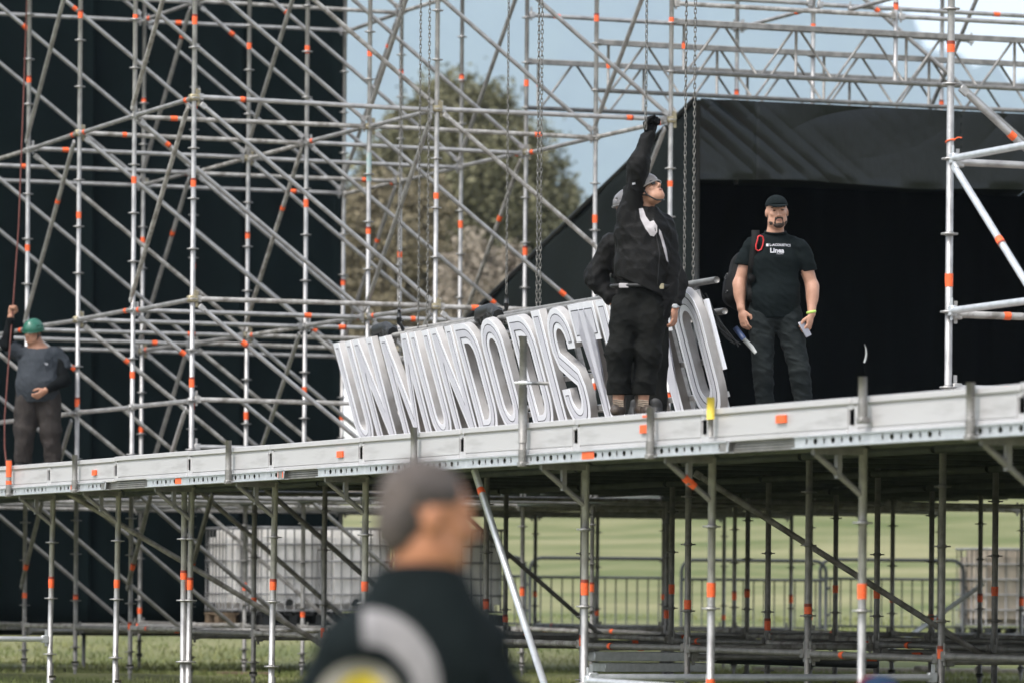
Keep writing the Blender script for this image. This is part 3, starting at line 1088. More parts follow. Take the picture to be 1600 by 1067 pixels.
SIGN_L = Vector((4.00, 0.40, FLOOR + 0.04))
SIGN_R = Vector((13.40, -0.03, FLOOR + 0.04))
def build_sign():
    S = thing('letter_sign', 'row of tall white channel letters leaning on a truss at the stage edge', 'sign', SIGN_L)
    ang = math.atan2(SIGN_R.y - SIGN_L.y, SIGN_R.x - SIGN_L.x)
    S.rotation_mode = 'QUATERNION'
    S.rotation_quaternion = Quaternion((0, 0, 1), ang) @ Quaternion((1, 0, 0), math.radians(16))
    length = (SIGN_R - SIGN_L).length
    text = 'UN MUNDO DISTINTO'
    gap, space = 0.06, 0.16
    tot = sum(space if c == ' ' else letter_polys(c)[0] + gap for c in text) - gap
    k = length / tot
    x = 0.0
    D = 0.06
    lift = {}
    for idx, ch in enumerate(text):
        if ch == ' ':
            x += space * k
            continue
        w, polys = letter_polys(ch)
        def scaled(off, polys=polys):
            out = []
            for p in polys:
                q = offset_poly(p, off) if off else list(p)
                out.append([(a * k, b * 1.0) for a, b in q])
            return out
        def make(ch=ch, scaled=scaled):
            return (poly_curve(scaled(0), D / 2), poly_curve(scaled(0.046), 0.004), poly_curve(scaled(0.055), 0.006))
        body, l1, p2 = cached(('letter', ch), make)
        dz = random.uniform(-0.012, 0.012)
        if len(body.materials) == 0:
            body.materials.append(SIGNSIDE)
        L = obj('letter', body, None, S, (x, D / 2, dz))
        L['label'] = 'white letter ' + ch
        a = obj('face_rim', cached(('rim', ch), lambda: poly_curve(scaled(0.0), 0.002)), SIGNWHITE, L, (0, -D / 2 - 0.0022, 0))
        a = obj('outline_groove', l1, SIGNLINE, L, (0, -D / 2 - 0.002, 0))
        a = obj('centre_plate', p2, SIGNLILAC, L, (0, -D / 2 - 0.002, 0))
        x += (w + gap) * k
    # box truss behind the letters
    y0, y1, z0, z1 = 0.12, 0.36, 0.74, 0.98
    for yy in (y0, y1):
        for zz in (z0, z1):
            span('truss_chord', (0.35, yy, zz), (length - 0.56 + (0.12 if yy > 0.2 else 0.0), yy, zz), GALV2, S, 0, r=0.025)
    n = 22
    stp = (length - 1.1) / n
    bm = bmesh.new()
    for i in range(n):
        xa, xb = 0.45 + i * stp, 0.45 + (i + 1) * stp
        if i % 2:
            xa, xb = xb, xa
        for (ya, za), (yb, zb) in (((y0, z0), (y0, z1)), ((y1, z0), (y1, z1)), ((y0, z0), (y1, z0)), ((y0, z1), (y1, z1))):
            tube(bm, [(xa, ya, za), (xb, yb, zb)], 0.011, 6)
    obj('truss_lacing', mesh_from(bm, 'lacing'), GALV2, S)
    for zz in (0.14, 0.40):
        bm = bmesh.new()
        box(bm, (0.1, D + 0.006, zz), (length - 0.1, D + 0.045, zz + 0.04))
        obj('mounting_rail', mesh_from(bm, 'rail', smooth=False), GALV, S)
    bm = bmesh.new()
    box(bm, (-0.02, D + 0.05, 0.0), (0.02, D + 0.09, 0.95))
    me = mesh_from(bm, 'upright', smooth=False)
    for i in range(13):
        obj('mounting_upright', me, GALV, S, (0.35 + i * 0.73, 0, 0))
    # clamps and slings where the chains are hooked on
    for xx in (1.25, 4.25):
        bm = bmesh.new()
        for q in range(5):
            box(bm, (xx - 0.24 + q * 0.1, y0 - 0.05, z1 - 0.03), (xx - 0.17 + q * 0.1, y0 + 0.06, z1 + 0.09), 0.02)
        tube(bm, [(xx - 0.26, y0, z1 + 0.03), (xx - 0.1, y0 - 0.04, z1 + 0.08), (xx + 0.1, y0, z1 + 0.09), (xx + 0.24, y0, z1 + 0.03)], 0.05, 8)
        obj('lifting_clamp', mesh_from(bm, 'clamp'), BLACK_STEEL, S)
    bm = bmesh.new()
    for q in range(5):
        tube(bm, [(xx + q * 0.012 - 0.3, D + 0.02, z1 - 0.1), (xx - 0.31 + q * 0.02, D + 0.03, z1 - 0.3), (xx - 0.27 + q * 0.01, D + 0.02, 0.55 - q * 0.05)], 0.006, 6)
    tube(bm, [(xx - 0.27, D - 0.02, 0.42), (xx - 0.22, D + 0.03, 0.38), (xx - 0.29, D + 0.03, 0.34), (xx - 0.25, D, 0.28)], 0.02, 6)
    obj('sling_rope', mesh_from(bm, 'sling'), ROPE, S)
    # loose cables at the right-hand end with a labelled plug
    bm = bmesh.new()
    for q in range(7):
        pts = []
        for i in range(9):
            t = i / 8
            pts.append((length - 0.62 + 0.02 * q - 0.02 * math.sin(t * 6 + q), 0.26 + t * 0.16 + 0.02 * math.sin(q * 2 + t * 4), 0.95 - t * 0.42 - 0.06 * math.sin(t * 3.1) - 0.012 * q))
        tube(bm, pts, 0.006, 5)
    obj('loose_cables', mesh_from(bm, 'cables'), BLACK_STEEL, S)['kind'] = 'stuff'
    bm = bmesh.new()
    for q in range(4):
        tube(bm, [(length - 0.62 + 0.04 * math.sin(q), D + 0.04, 0.9 - 0.02 * q), (length - 0.66 - 0.02 * q, D + 0.05, 0.6), (length - 0.55, D + 0.05, 0.33 - 0.02 * q), (length - 0.46 + 0.02 * q, D + 0.05, 0.62)], 0.005, 5)
    obj('coiled_cables', mesh_from(bm, 'cables'), BLACK_STEEL, S)['kind'] = 'stuff'
    bm = bmesh.new()
    tube(bm, [(length - 0.47, 0.42, 0.60), (length - 0.43, 0.45, 0.50)], 0.022, 8)
    obj('blue_sleeve', mesh_from(bm, 'sleeve'), BLUETAPE, S)
    bm = bmesh.new()
    tube(bm, [(length - 0.43, 0.45, 0.50), (length - 0.40, 0.48, 0.43), (length - 0.38, 0.495, 0.38)], [0.018, 0.020, 0.014], 8)
    obj('white_plug', mesh_from(bm, 'plug'), GREYSTRAP, S)
    bm = bmesh.new()
    box(bm, (length - 0.03, D + 0.002, 0.35), (length + 0.02, D + 0.03, 0.88))
    obj('power_strip', mesh_from(bm, 'strip'), SIGNWHITE, S)
    return S
build_sign()

# ------------------------------------------------------------------ hoist chains
def chain_mesh(L, pitch=0.036):
    bm = bmesh.new()
    n = int(L / pitch)
    for i in range(n):
        c = Vector((0, 0, -i * pitch))
        ring = []
        rl, rw = pitch * 0.72, 0.0092
        pts = []
        for q in range(8):
            a = math.tau * q / 8
            lx = math.copysign(abs(math.cos(a)) ** 0.7, math.cos(a)) * rw
            lz = math.copysign(abs(math.sin(a)) ** 0.7, math.sin(a)) * rl
            pts.append(c + (Vector((lx, 0, lz)) if i % 2 else Vector((0, lx, lz))))
        tube(bm, pts, 0.0034, 5, closed=True)
    return mesh_from(bm, 'chain')

def hook(parent, z):
    bm = bmesh.new()
    tube(bm, [(0, 0, 0.02), (0, 0, -0.05)], [0.014, 0.022], 8)
    tube(bm, [(0, 0, -0.05), (0, 0, -0.10), (0.0, 0.035, -0.125), (0, 0.055, -0.165), (0, 0.03, -0.205), (0, -0.01, -0.205), (0, -0.035, -0.175)], [0.024, 0.016, 0.016, 0.018, 0.016, 0.013, 0.008], 8)
    tube(bm, [(0.0, 0.0, -0.06), (0.03, 0.03, -0.075)], 0.015, 6)
    obj('hook', mesh_from(bm, 'hook'), BLACK_STEEL, parent, (0, 0, z))

def build_chains():
    specs = [  # x, y, bottom z, has hook, label
        (5.134, 0.35, 3.47, True, 'hoist chain hooked to the left part of the letter sign'),
        (5.641, 0.35, 3.00, False, 'slack chain strand just right of the left hoist hook'),
        (5.874, 0.35, 3.00, False, 'slack chain strand nearest the post with yellow couplers'),
        (7.961, 0.30, 3.45, True, 'hoist chain hooked to the middle of the letter sign'),
        (8.541, 0.35, 3.10, False, 'slack chain hanging beside the middle hoist chain'),
        (8.615, 0.35, 3.12, False, 'second strand of the slack chain beside the middle hoist'),
        (14.613, -1.2, 4.20, False, 'chain gripped in the raised black glove'),
        (11.676, 0.35, 3.22, False, 'left strand of the chain pair beside the dark opening'),
        (11.852, 0.35, 3.22, False, 'right strand of the chain pair beside the dark opening')]
    ztop = 8.0
    for i, (x, y, zb, hk, lab) in enumerate(specs):
        C = obj('hoist_chain', chain_mesh(ztop - zb), CHAIN, None, (x, y, ztop))
        C.rotation_euler = (0, 0, 0.4 + 0.5 * i)
        tag(C, lab, 'chain', 'hoist chains hanging to the sign')
        if hk:
            hook(C, zb - ztop)
    return specs
build_chains()

# ------------------------------------------------------------------ tanks, barriers and small ground things
def build_tank(name, label, loc, w, d, h, rot, mat, group, wood):
    T = thing(name, label, 'tank', loc, rot, group)
    zb = 0.15
    bm = bmesh.new()
    box(bm, (-w / 2 + 0.02, -d / 2 + 0.02, zb + 0.02), (w / 2 - 0.02, d / 2 - 0.02, h - 0.02))
    es = [e for e in bm.edges]
    bmesh.ops.bevel(bm, geom=es, offset=0.09, segments=4, affect='EDGES')
    bmesh.ops.subdivide_edges(bm, edges=[e for e in bm.edges if e.calc_length() > 0.3], cuts=10, use_grid_fill=True)
    for v in bm.verts:
        f = 0.012 * math.sin(v.co.z * 9) + 0.008 * math.sin(v.co.x * 17 + v.co.y * 13)
        v.co.x *= 1 + f
        v.co.y *= 1 + f
    obj('tank_body', mesh_from(bm, 'tank', angle=1.2), mat, T)
    bm = bmesh.new()
    nv = 7
    for i in range(nv):
        for sx, sy in ((1, 0), (-1, 0), (0, 1), (0, -1)):
            t = -0.5 + (i + 0.5) / nv
            x = sx * w / 2 if sx else t * w
            y = sy * d / 2 if sy else t * d
            tube(bm, [(x, y, zb), (x, y, h)], 0.009, 6)
    for q in range(6):
        z = zb + 0.02 + (h - zb - 0.02) * q / 5
        c = 0.05
        pts = [(-w / 2 + c, -d / 2), (w / 2 - c, -d / 2), (w / 2, -d / 2 + c), (w / 2, d / 2 - c), (w / 2 - c, d / 2), (-w / 2 + c, d / 2), (-w / 2, d / 2 - c), (-w / 2, -d / 2 + c)]
        tube(bm, [(a, b, z) for a, b in pts], 0.012 if q < 5 else 0.017, 6, closed=True)
    obj('cage', mesh_from(bm, 'cage'), CAGE, T)
    bm = bmesh.new()
    for yy in (-d / 2 + 0.06, 0, d / 2 - 0.06):
        for xx in (-w / 2 + 0.08, 0, w / 2 - 0.08):
            box(bm, (xx - 0.07, yy - 0.05, 0.02), (xx + 0.07, yy + 0.05, 0.115))
    for i in range(6):
        yy = -d / 2 + 0.05 + i * (d - 0.1) / 5
        box(bm, (-w / 2, yy - 0.05, 0.115), (w / 2, yy + 0.05, 0.137))
    for xx in (-w / 2 + 0.08, 0, w / 2 - 0.08):
        box(bm, (xx - 0.07, -d / 2, 0.0), (xx + 0.07, d / 2, 0.02))
    obj('pallet', mesh_from(bm, 'pallet', smooth=False), wood, T)
    bm = bmesh.new()
    tube(bm, [(0, 0, h - 0.03), (0, 0, h + 0.02)], 0.11, 16)
    obj('lid', mesh_from(bm, 'lid'), BLACK_STEEL, T)
    bm = bmesh.new()
    tube(bm, [(0.02, 0, 0), (-0.06, 0, 0)], 0.045, 10)
    box(bm, (-0.12, -0.04, -0.02), (-0.05, 0.04, 0.06), 0.01)
    obj('valve', mesh_from(bm, 'valve'), BLACK_STEEL, T, (w / 2 - 0.02, -0.05, zb + 0.12))
    return T

def build_yard():
    g = 'caged liquid tanks behind the stage poles'
    TANK_R = CAM + RIGHT * 7.05 + DEPTH * 68.6
    base = 0.555
    build_tank('caged_tank', 'white caged tank half hidden, standing on a wooden pallet by the black cloth', (-10.02, 3.86, base), 0.93, 0.86, 1.16, 0.0, HDPE, g, WOOD)
    build_tank('caged_tank', 'stained white caged tank just right of the tank on the wooden pallet', (-9.08, 3.96, base), 0.93, 0.78, 1.16, 0.0, HDPE, g, BLACK_STEEL)
    build_tank('caged_tank', 'grey-white caged tank beside the blurred man\'s head', (-9.08, 4.80, base), 0.93, 0.86, 1.16, 0.0, HDPE, g, BLACK_STEEL)
    build_tank('caged_tank', 'pale caged tank behind the blurred man\'s face and shoulder', (-9.08, 6.20, base), 0.93, 0.92, 1.16, 0.0, HDPE, g, BLACK_STEEL)
    build_tank('caged_tank', 'brown stained caged tank at the far right under the deck', (TANK_R.x, TANK_R.y, ground_z(TANK_R.x, TANK_R.y) - 0.01), 1.08, 1.25, 1.24, 0.0, HDPE2, g, BLACK_STEEL)
    # steel planks laid on the base ledgers under the tanks
    bm = bmesh.new()
    box(bm, (0, 0, 0), (0.31, 2.5, 0.05), 0.008)
    me = mesh_from(bm, 'plank', smooth=False)
    for i in range(9):
        for v in (0.1, 2.62, 5.2):
            if v > 5 and i > 4:
                continue
            obj('base_plank', me, GALV2, platform, (-10.3 + 0.33 * i, v, 0.545 - 0.05))
    # barriers
    BR = VIEW
    def barrier(px, depth, L, label, z):
        c = CAM + RIGHT * px + DEPTH * depth
        z = ground_z(c.x, c.y) - 0.03
        B = thing('crowd_barrier', label, 'barrier', (c.x, c.y, z), BR, 'steel crowd barriers on the grass')
        bm = bmesh.new()
        h, r = 1.10, 0.16
        pts = [(-L / 2, 0, 0.05), (-L / 2, 0, h - r)] + [(-L / 2 + r - r * math.cos(a), 0, h - r + r * math.sin(a)) for a in (0.4, 0.8, 1.2, 1.57)]
        pts += [(L / 2 - r + r * math.sin(a), 0, h - r + r * math.cos(a)) for a in (0.0, 0.4, 0.8, 1.2)] + [(L / 2, 0, h - r), (L / 2, 0, 0.05)]
        tube(bm, pts, 0.026, 8)
        obj('frame', mesh_from(bm, 'frame'), BARRIER, B)
        span('rail', (-L / 2, 0, 0.83), (L / 2, 0, 0.83), BARRIER, B, 0, r=0.020, n=8)
        span('rail', (-L / 2, 0, 0.16), (L / 2, 0, 0.16), BARRIER, B, 0, r=0.016, n=8)
        nb = int(L / 0.142)
        for i in range(1, nb):
            x = -L / 2 + L * i / nb
            span('bar', (x, 0, 0.16), (x, 0, 0.83), BARRIER, B, 0, r=0.0115, n=6)
        for x in (-L / 2 + 0.25, L / 2 - 0.25):
            span('foot', (x, -0.28, 0.02), (x, 0.28, 0.02), BARRIER, B, 0, r=0.018, n=8)
            span('foot_stem', (x, 0, 0.02), (x, 0, 0.16), BARRIER, B, 0, r=0.016, n=8)
        for z_ in (0.35, 0.72):
            span('hinge', (L / 2, 0, z_), (L / 2 + 0.05, 0, z_), BARRIER, B, 0, r=0.02, n=8)
    dep = 68.2
    barrier((937 - 800) / 111.3, dep, 1.96, 'black crowd barrier between the bright raking tube and the middle poles', 0.36)
    barrier((1176 - 800) / 111.3, dep - 0.3, 2.02, 'black crowd barrier on the grass in the middle of the underdeck', 0.38)
    barrier((1396 - 800) / 111.3, dep + 0.3, 2.02, 'black crowd barrier just left of the brown stained tank', 0.34)
    barrier((715 - 800) / 111.3, dep + 0.2, 1.90, 'black crowd barrier hidden behind the tanks, its corner by the raking tube', 0.36)
    # far end of the base: loose bright tubes, slabs, long kerb-like channel on the lawn
    a = CAM + RIGHT * 4.35 + DEPTH * 59; b = CAM + RIGHT * 5.75 + DEPTH * 59.3
    T = tag(obj('leaning_tube', None), 'bright loose tube leaning up beside the brown tank', 'tube')
    a.z, b.z = 0.12, 1.12
    span('tube', a, b, BRIGHT, T, 0, r=0.03)
    for px, d_, s, lab in ((4.95, 58.2, 1.0, 'small pale concrete slab lying on the grass, left one'), (5.72, 58.4, 1.2, 'small pale concrete slab lying on the grass, right one')):
        p = CAM + RIGHT * px + DEPTH * d_
        bm = bmesh.new()
        box(bm, (-0.10 * s, -0.12, 0), (0.10 * s, 0.12, 0.07), 0.02)
        tag(obj('concrete_slab', mesh_from(bm, 'slab'), CONC, None, (p.x, p.y, ground_z(p.x, p.y) + 0.06), Quaternion((0, 0, 1), VIEW + 0.3)), lab, 'slab', 'concrete slabs on the grass')
    bm = bmesh.new()
    box(bm, (0, -0.1, 0), (3.4, 0.1, 0.075), 0.01)
    p = CAM + RIGHT * 3.0 + DEPTH * 60.5
    tag(obj('cable_channel', mesh_from(bm, 'channel'), CONC, None, (p.x, p.y, ground_z(p.x, p.y) - 0.01), Quaternion((0, 0, 1), VIEW)), 'long grey cable channel lying on the lawn behind the poles', 'cable channel')
    # wooden sole board under a jack
    bm = bmesh.new()
    box(bm, (-0.3, -0.11, 0), (0.3, 0.11, 0.03))
    tag(obj('sole_board', mesh_from(bm, 'board'), WOOD, None, (-6.21, 2.57, 0.0 + 0.012), Quaternion((0, 0, 1), VIEW)), 'short wooden board under a scaffold foot on the grass', 'board')
    # white marquee far behind the sign
    p = CAM + RIGHT * (-4.2) + DEPTH * 118
    Mq = thing('marquee', 'white marquee tent glimpsed between the scaffold and the sign', 'tent', (p.x, p.y, ground_z(p.x, p.y) - 0.1), VIEW)
    bm = bmesh.new()
    w, d, hh = 1.9, 1.5, 1.5
    vs = [bm.verts.new(c) for c in ((-w, -d, hh), (w, -d, hh), (w, d, hh), (-w, d, hh), (0, 0, hh + 0.75))]
    for i in range(4):
        bm.faces.new((vs[i], vs[(i + 1) % 4], vs[4]))
    obj('roof', mesh_from(bm, 'roof', smooth=False), CANVAS, Mq)
    bm = bmesh.new()
    box(bm, (-w, -d, 0.0), (w, d, hh - 0.01))
    obj('walls', mesh_from(bm, 'walls', smooth=False), CANVAS, Mq)
build_yard()

# ------------------------------------------------------------------ trees
def leaf_material(name, a, b):
    m = material(name, a, 0.75, 0, base2=b, vscale=0.9, spec=0.2, detail=4)
    return m
LEAF_GREEN = leaf_material('leaf_olive', (0.110, 0.106, 0.056), (0.185, 0.174, 0.104))
LEAF_BROWN = leaf_material('leaf_brown', (0.125, 0.105, 0.062), (0.215, 0.18, 0.115))
LEAF_PALE = leaf_material('leaf_dry', (0.19, 0.155, 0.12), (0.29, 0.25, 0.195))

def build_tree(name, label, px, depth, lobes, leafmat, n, leaf, seed):
    rng = np.random.default_rng(seed)
    base = CAM + RIGHT * px + DEPTH * depth
    gz = ground_z(base.x, base.y)
    T = thing(name, label, 'tree', (base.x, base.y, gz), VIEW, 'trees behind the stage')
    verts, faces = [], []
    wsum = sum(l[3] ** 2 for l in lobes)
    for (lx, ly, lz, lr) in lobes:
        m = int(n * lr ** 2 / wsum)
        ncl = max(6, int(m / 60))
        dirs = rng.normal(size=(ncl, 3)); dirs /= np.linalg.norm(dirs, axis=1)[:, None]
        cc = np.array([lx, ly, lz - gz]) + dirs * lr * (rng.uniform(0.35, 1.05, (ncl, 1)))
        which = rng.integers(0, ncl, m)
        pts = cc[which] + rng.normal(size=(m, 3)) * lr * 0.16
        nr = rng.normal(size=(m, 3)); nr[:, 2] += 0.5; nr /= np.linalg.norm(nr, axis=1)[:, None]
        t = np.cross(nr, rng.normal(size=(m, 3))); t /= np.linalg.norm(t, axis=1)[:, None]
        b = np.cross(nr, t)
        s = leaf * rng.uniform(0.6, 1.4, (m, 1))
        k0 = len(verts) * 0
        quad = np.stack([pts - t * s, pts - b * s * 0.55, pts + t * s, pts + b * s * 0.55], 1)
        verts.append(quad.reshape(-1, 3))
    V = np.concatenate(verts)
    me = bpy.data.meshes.new('crown')
    nq = len(V) // 4
    me.vertices.add(len(V)); me.vertices.foreach_set('co', V.ravel())
    me.loops.add(len(V)); me.loops.foreach_set('vertex_index', np.arange(len(V)))
    me.polygons.add(nq); me.polygons.foreach_set('loop_start', np.arange(0, len(V), 4)); me.polygons.foreach_set('loop_total', np.full(nq, 4))
    me.update(); me.validate()
    obj('crown', me, leafmat, T)
    bm = bmesh.new()
    zt = max(l[2] for l in lobes) - gz
    tube(bm, [(0, 0, -0.2), (0.1, 0.05, zt * 0.3), (0.0, 0, zt * 0.6)], [0.32, 0.24, 0.12], 9)
    for (lx, ly, lz, lr) in lobes:
        tube(bm, [(0.05, 0, zt * 0.28), (lx * 0.5, ly * 0.5, zt * 0.3 + (lz - gz - zt * 0.3) * 0.6), (lx, ly, lz - gz)], [0.14, 0.09, 0.03], 6)
    obj('trunk', mesh_from(bm, 'trunk'), BARK, T)

def lobes_from(px0, depth, items):
    k = depth / 7589
    return [((x - px0) * k, dy, 0.97 + (923 - y) * k, r * k) for x, y, r, dy in items]

build_tree('broadleaf_tree', 'tall olive green tree with rounded crown behind the tower', (690 - 800) * 150 / 7589, 150,
           lobes_from(690, 150, [(700, 205, 85, 0), (755, 190, 60, .4), (640, 235, 75, .5), (800, 265, 75, 0), (710, 300, 110, -.6), (840, 320, 55, .4), (600, 290, 60, .5), (790, 370, 90, -.5), (870, 320, 36, .3), (820, 430, 80, 0), (690, 160, 42, .3)]), LEAF_GREEN, 60000, 0.10, 3)
build_tree('broadleaf_tree', 'brown tinged bushy tree lower left of the olive green tree', (590 - 800) * 138 / 7589, 138,
           lobes_from(590, 138, [(575, 340, 70, 0), (615, 400, 100, -.4), (560, 450, 80, 0), (650, 470, 100, -.2), (600, 540, 100, -.5), (545, 560, 60, .3), (690, 540, 90, 0), (640, 320, 55, .2)]), LEAF_BROWN, 45000, 0.09, 5)
build_tree('broadleaf_tree', 'pale dry bush in front of the tree trunks', (760 - 800) * 128 / 7589, 128,
           lobes_from(760, 128, [(735, 430, 65, 0), (790, 440, 60, .2), (760, 500, 80, -.3), (840, 490, 70, .2), (720, 560, 80, 0), (820, 560, 90, 0), (870, 430, 40, .3)]), LEAF_PALE, 26000, 0.085, 8)

# grass blades on the lawn that shows under the stage
def build_grass():
    rng = np.random.default_rng(21)
    n = 70000
    d = 46 + 28 * rng.random(n) ** 1.2
    l = (rng.random(n) - 0.5) * 2 * (0.125 * d)
    px = CAM.x + RIGHT.x * l + DEPTH.x * d
    py = CAM.y + RIGHT.y * l + DEPTH.y * d
    pz = np.array([ground_z(a, b) for a, b in zip(px, py)]) - 0.012
    h = rng.uniform(0.03, 0.085, n)
    a = rng.random(n) * math.tau
    w = 0.010
    base = np.stack([px, py, pz], 1)
    sd_ = np.stack([np.cos(a), np.sin(a), np.zeros(n)], 1) * w
    tip = base + np.stack([rng.normal(0, 0.02, n), rng.normal(0, 0.02, n), h], 1)
    V = np.stack([base - sd_, base + sd_, tip], 1).reshape(-1, 3)
    me = bpy.data.meshes.new('grass')
    me.vertices.add(len(V)); me.vertices.foreach_set('co', V.ravel())
    me.loops.add(len(V)); me.loops.foreach_set('vertex_index', np.arange(len(V)))
    me.polygons.add(n); me.polygons.foreach_set('loop_start', np.arange(0, len(V), 3)); me.polygons.foreach_set('loop_total', np.full(n, 3))
    me.update()
    o = obj('grass', me, BLADE)
    tag(o, 'short green grass blades on the lawn under and behind the stage', 'grass')
    o['kind'] = 'stuff'
build_grass()

# ------------------------------------------------------------------ people: continuous bodies grown from distance fields
class Field:
    def __init__(self, lo, hi, h):
        self.lo = np.array(lo, float); self.h = h
        self.n = np.ceil((np.array(hi, float) - self.lo) / h).astype(int) + 1
        self.F = np.full(self.n, 0.3, np.float32)
        self.ax = [self.lo[i] + h * np.arange(self.n[i]) for i in range(3)]
    def _slice(self, lo, hi):
        a = np.clip(np.floor((np.array(lo) - self.lo) / self.h).astype(int), 0, self.n)
        b = np.clip(np.ceil((np.array(hi) - self.lo) / self.h).astype(int) + 1, 0, self.n)
        sl = tuple(slice(a[i], b[i]) for i in range(3))
        X, Y, Z = np.meshgrid(*[self.ax[i][sl[i]] for i in range(3)], indexing='ij')
        return sl, X, Y, Z
    def _merge(self, sl, d, k, sub=False):
        F = self.F[sl]
        if F.size == 0:
            return
        d = d.astype(np.float32)
        if sub:
            h = np.clip(0.5 - 0.5 * (F + d) / k, 0, 1)
            self.F[sl] = F * (1 - h) + (-d) * h + k * h * (1 - h)
        else:
            h = np.clip(0.5 + 0.5 * (F - d) / k, 0, 1)
            self.F[sl] = F * (1 - h) + d * h - k * h * (1 - h)
    def cap(self, a, b, ra, rb, k=0.02, flat=1.0, fdir=(0, 1, 0)):
        a, b = np.array(a, float), np.array(b, float)
        m = max(ra, rb) + 2.2 * k + 0.02
        sl, X, Y, Z = self._slice(np.minimum(a, b) - m, np.maximum(a, b) + m)
        ba = b - a
        PX, PY, PZ = X - a[0], Y - a[1], Z - a[2]
        if flat != 1.0:
            f = np.array(fdir, float); f /= np.linalg.norm(f)
            t0 = np.clip((PX * ba[0] + PY * ba[1] + PZ * ba[2]) / max(ba @ ba, 1e-9), 0, 1)
            dot = (PX - t0 * ba[0]) * f[0] + (PY - t0 * ba[1]) * f[1] + (PZ - t0 * ba[2]) * f[2]
            e = (1 / flat - 1) * dot
            PX, PY, PZ = PX + f[0] * e, PY + f[1] * e, PZ + f[2] * e
        t = np.clip((PX * ba[0] + PY * ba[1] + PZ * ba[2]) / max(ba @ ba, 1e-9), 0, 1)
        d = np.sqrt((PX - t * ba[0]) ** 2 + (PY - t * ba[1]) ** 2 + (PZ - t * ba[2]) ** 2) - (ra + (rb - ra) * t)
        self._merge(sl, d, k)
        return self
    def chain(self, pts, rads, k=0.02, flat=1.0, fdir=(0, 1, 0)):
        for i in range(len(pts) - 1):
            self.cap(pts[i], pts[i + 1], rads[i], rads[i + 1], k, flat, fdir)
        return self
    def ell(self, c, r, k=0.02, R=None, sub=False):
        c, r = np.array(c, float), np.array(r, float)
        m = r.max() + 2.2 * k + 0.02
        sl, X, Y, Z = self._slice(c - m, c + m)
        P = np.stack([X - c[0], Y - c[1], Z - c[2]], -1)
        if R is not None:
            P = P @ R                                     # into the local frame (columns of R are local axes)
        k0 = np.linalg.norm(P / r, axis=-1)
        k1 = np.linalg.norm(P / r ** 2, axis=-1) + 1e-9
        self._merge(sl, k0 * (k0 - 1) / k1, k, sub)
        return self
    def cut(self, p, n, k=0.006):
        """remove everything on the side the normal points to"""
        n = np.array(n, float); n /= np.linalg.norm(n)
        X, Y, Z = np.meshgrid(*self.ax, indexing='ij', sparse=True)
        d = ((X - p[0]) * n[0] + (Y - p[1]) * n[1] + (Z - p[2]) * n[2]).astype(np.float32)
        h = np.clip(0.5 + 0.5 * (self.F - d) / k, 0, 1)
        self.F = d * (1 - h) + self.F * h + k * h * (1 - h)
        return self
    def shell_minus(self, G, off):
        """hollow out: keep what is outside G shrunk/grown by off (same grid)"""
        self.F = np.maximum(self.F, -(G + off))
        return self
    def wrinkle(self, amp, freq, seed=0, aniso=(1, 1, 1)):
        rng = np.random.default_rng(seed)
        X, Y, Z = np.meshgrid(*[a.astype(np.float32) for a in self.ax], indexing='ij', sparse=True)
        w = 0
        wx = np.sin(Z * freq * 0.6 + X * freq * 0.5 + 1.3) * 1.3
        wy = np.sin(X * freq * 0.7 - Y * freq * 0.4 + Z * freq * 0.3) * 1.3
        for i in range(5):
            d = rng.normal(size=3) * np.array(aniso)
            d *= freq * rng.uniform(0.6, 1.7) / np.linalg.norm(d)
            ph = d[0] * X + d[1] * Y + d[2] * Z + (wx if i % 2 else wy) + rng.uniform(0, 6.28)
            w = w + (np.sin(ph) if i % 3 == 2 else 2.0 * np.sqrt(np.abs(np.sin(ph * 0.6))) - 1.3) / 2.6
        self.F = self.F + (amp * w).astype(np.float32)
        return self
    def mesh(self, name):
        F, h = self.F, self.h
        S = F < 0
        nx, ny, nz = F.shape
        # cells with mixed corners
        cnt = np.zeros((nx - 1, ny - 1, nz - 1), np.int8)
        for dx in (0, 1):
            for dy in (0, 1):
                for dz in (0, 1):
                    cnt += S[dx:nx - 1 + dx, dy:ny - 1 + dy, dz:nz - 1 + dz]
        act = (cnt > 0) & (cnt < 8)
        ci = np.argwhere(act)
        idx = np.full(act.shape, -1, np.int64)
        idx[act] = np.arange(len(ci))
        acc = np.zeros((len(ci), 3)); num = np.zeros(len(ci))
        corners = [(0, 0, 0), (1, 0, 0), (0, 1, 0), (1, 1, 0), (0, 0, 1), (1, 0, 1), (0, 1, 1), (1, 1, 1)]
        for a in range(8):
            for b in range(a + 1, 8):
                ca, cb = np.array(corners[a]), np.array(corners[b])
                if np.abs(ca - cb).sum() != 1:
                    continue
                fa = F[ci[:, 0] + ca[0], ci[:, 1] + ca[1], ci[:, 2] + ca[2]]
                fb = F[ci[:, 0] + cb[0], ci[:, 1] + cb[1], ci[:, 2] + cb[2]]
                m = (fa < 0) != (fb < 0)
                t = np.where(m, fa / np.where(m, fa - fb, 1), 0)
                acc += np.where(m[:, None], ca + t[:, None] * (cb - ca), 0)
                num += m
        V = self.lo + (ci + acc / num[:, None]) * h
        faces = []
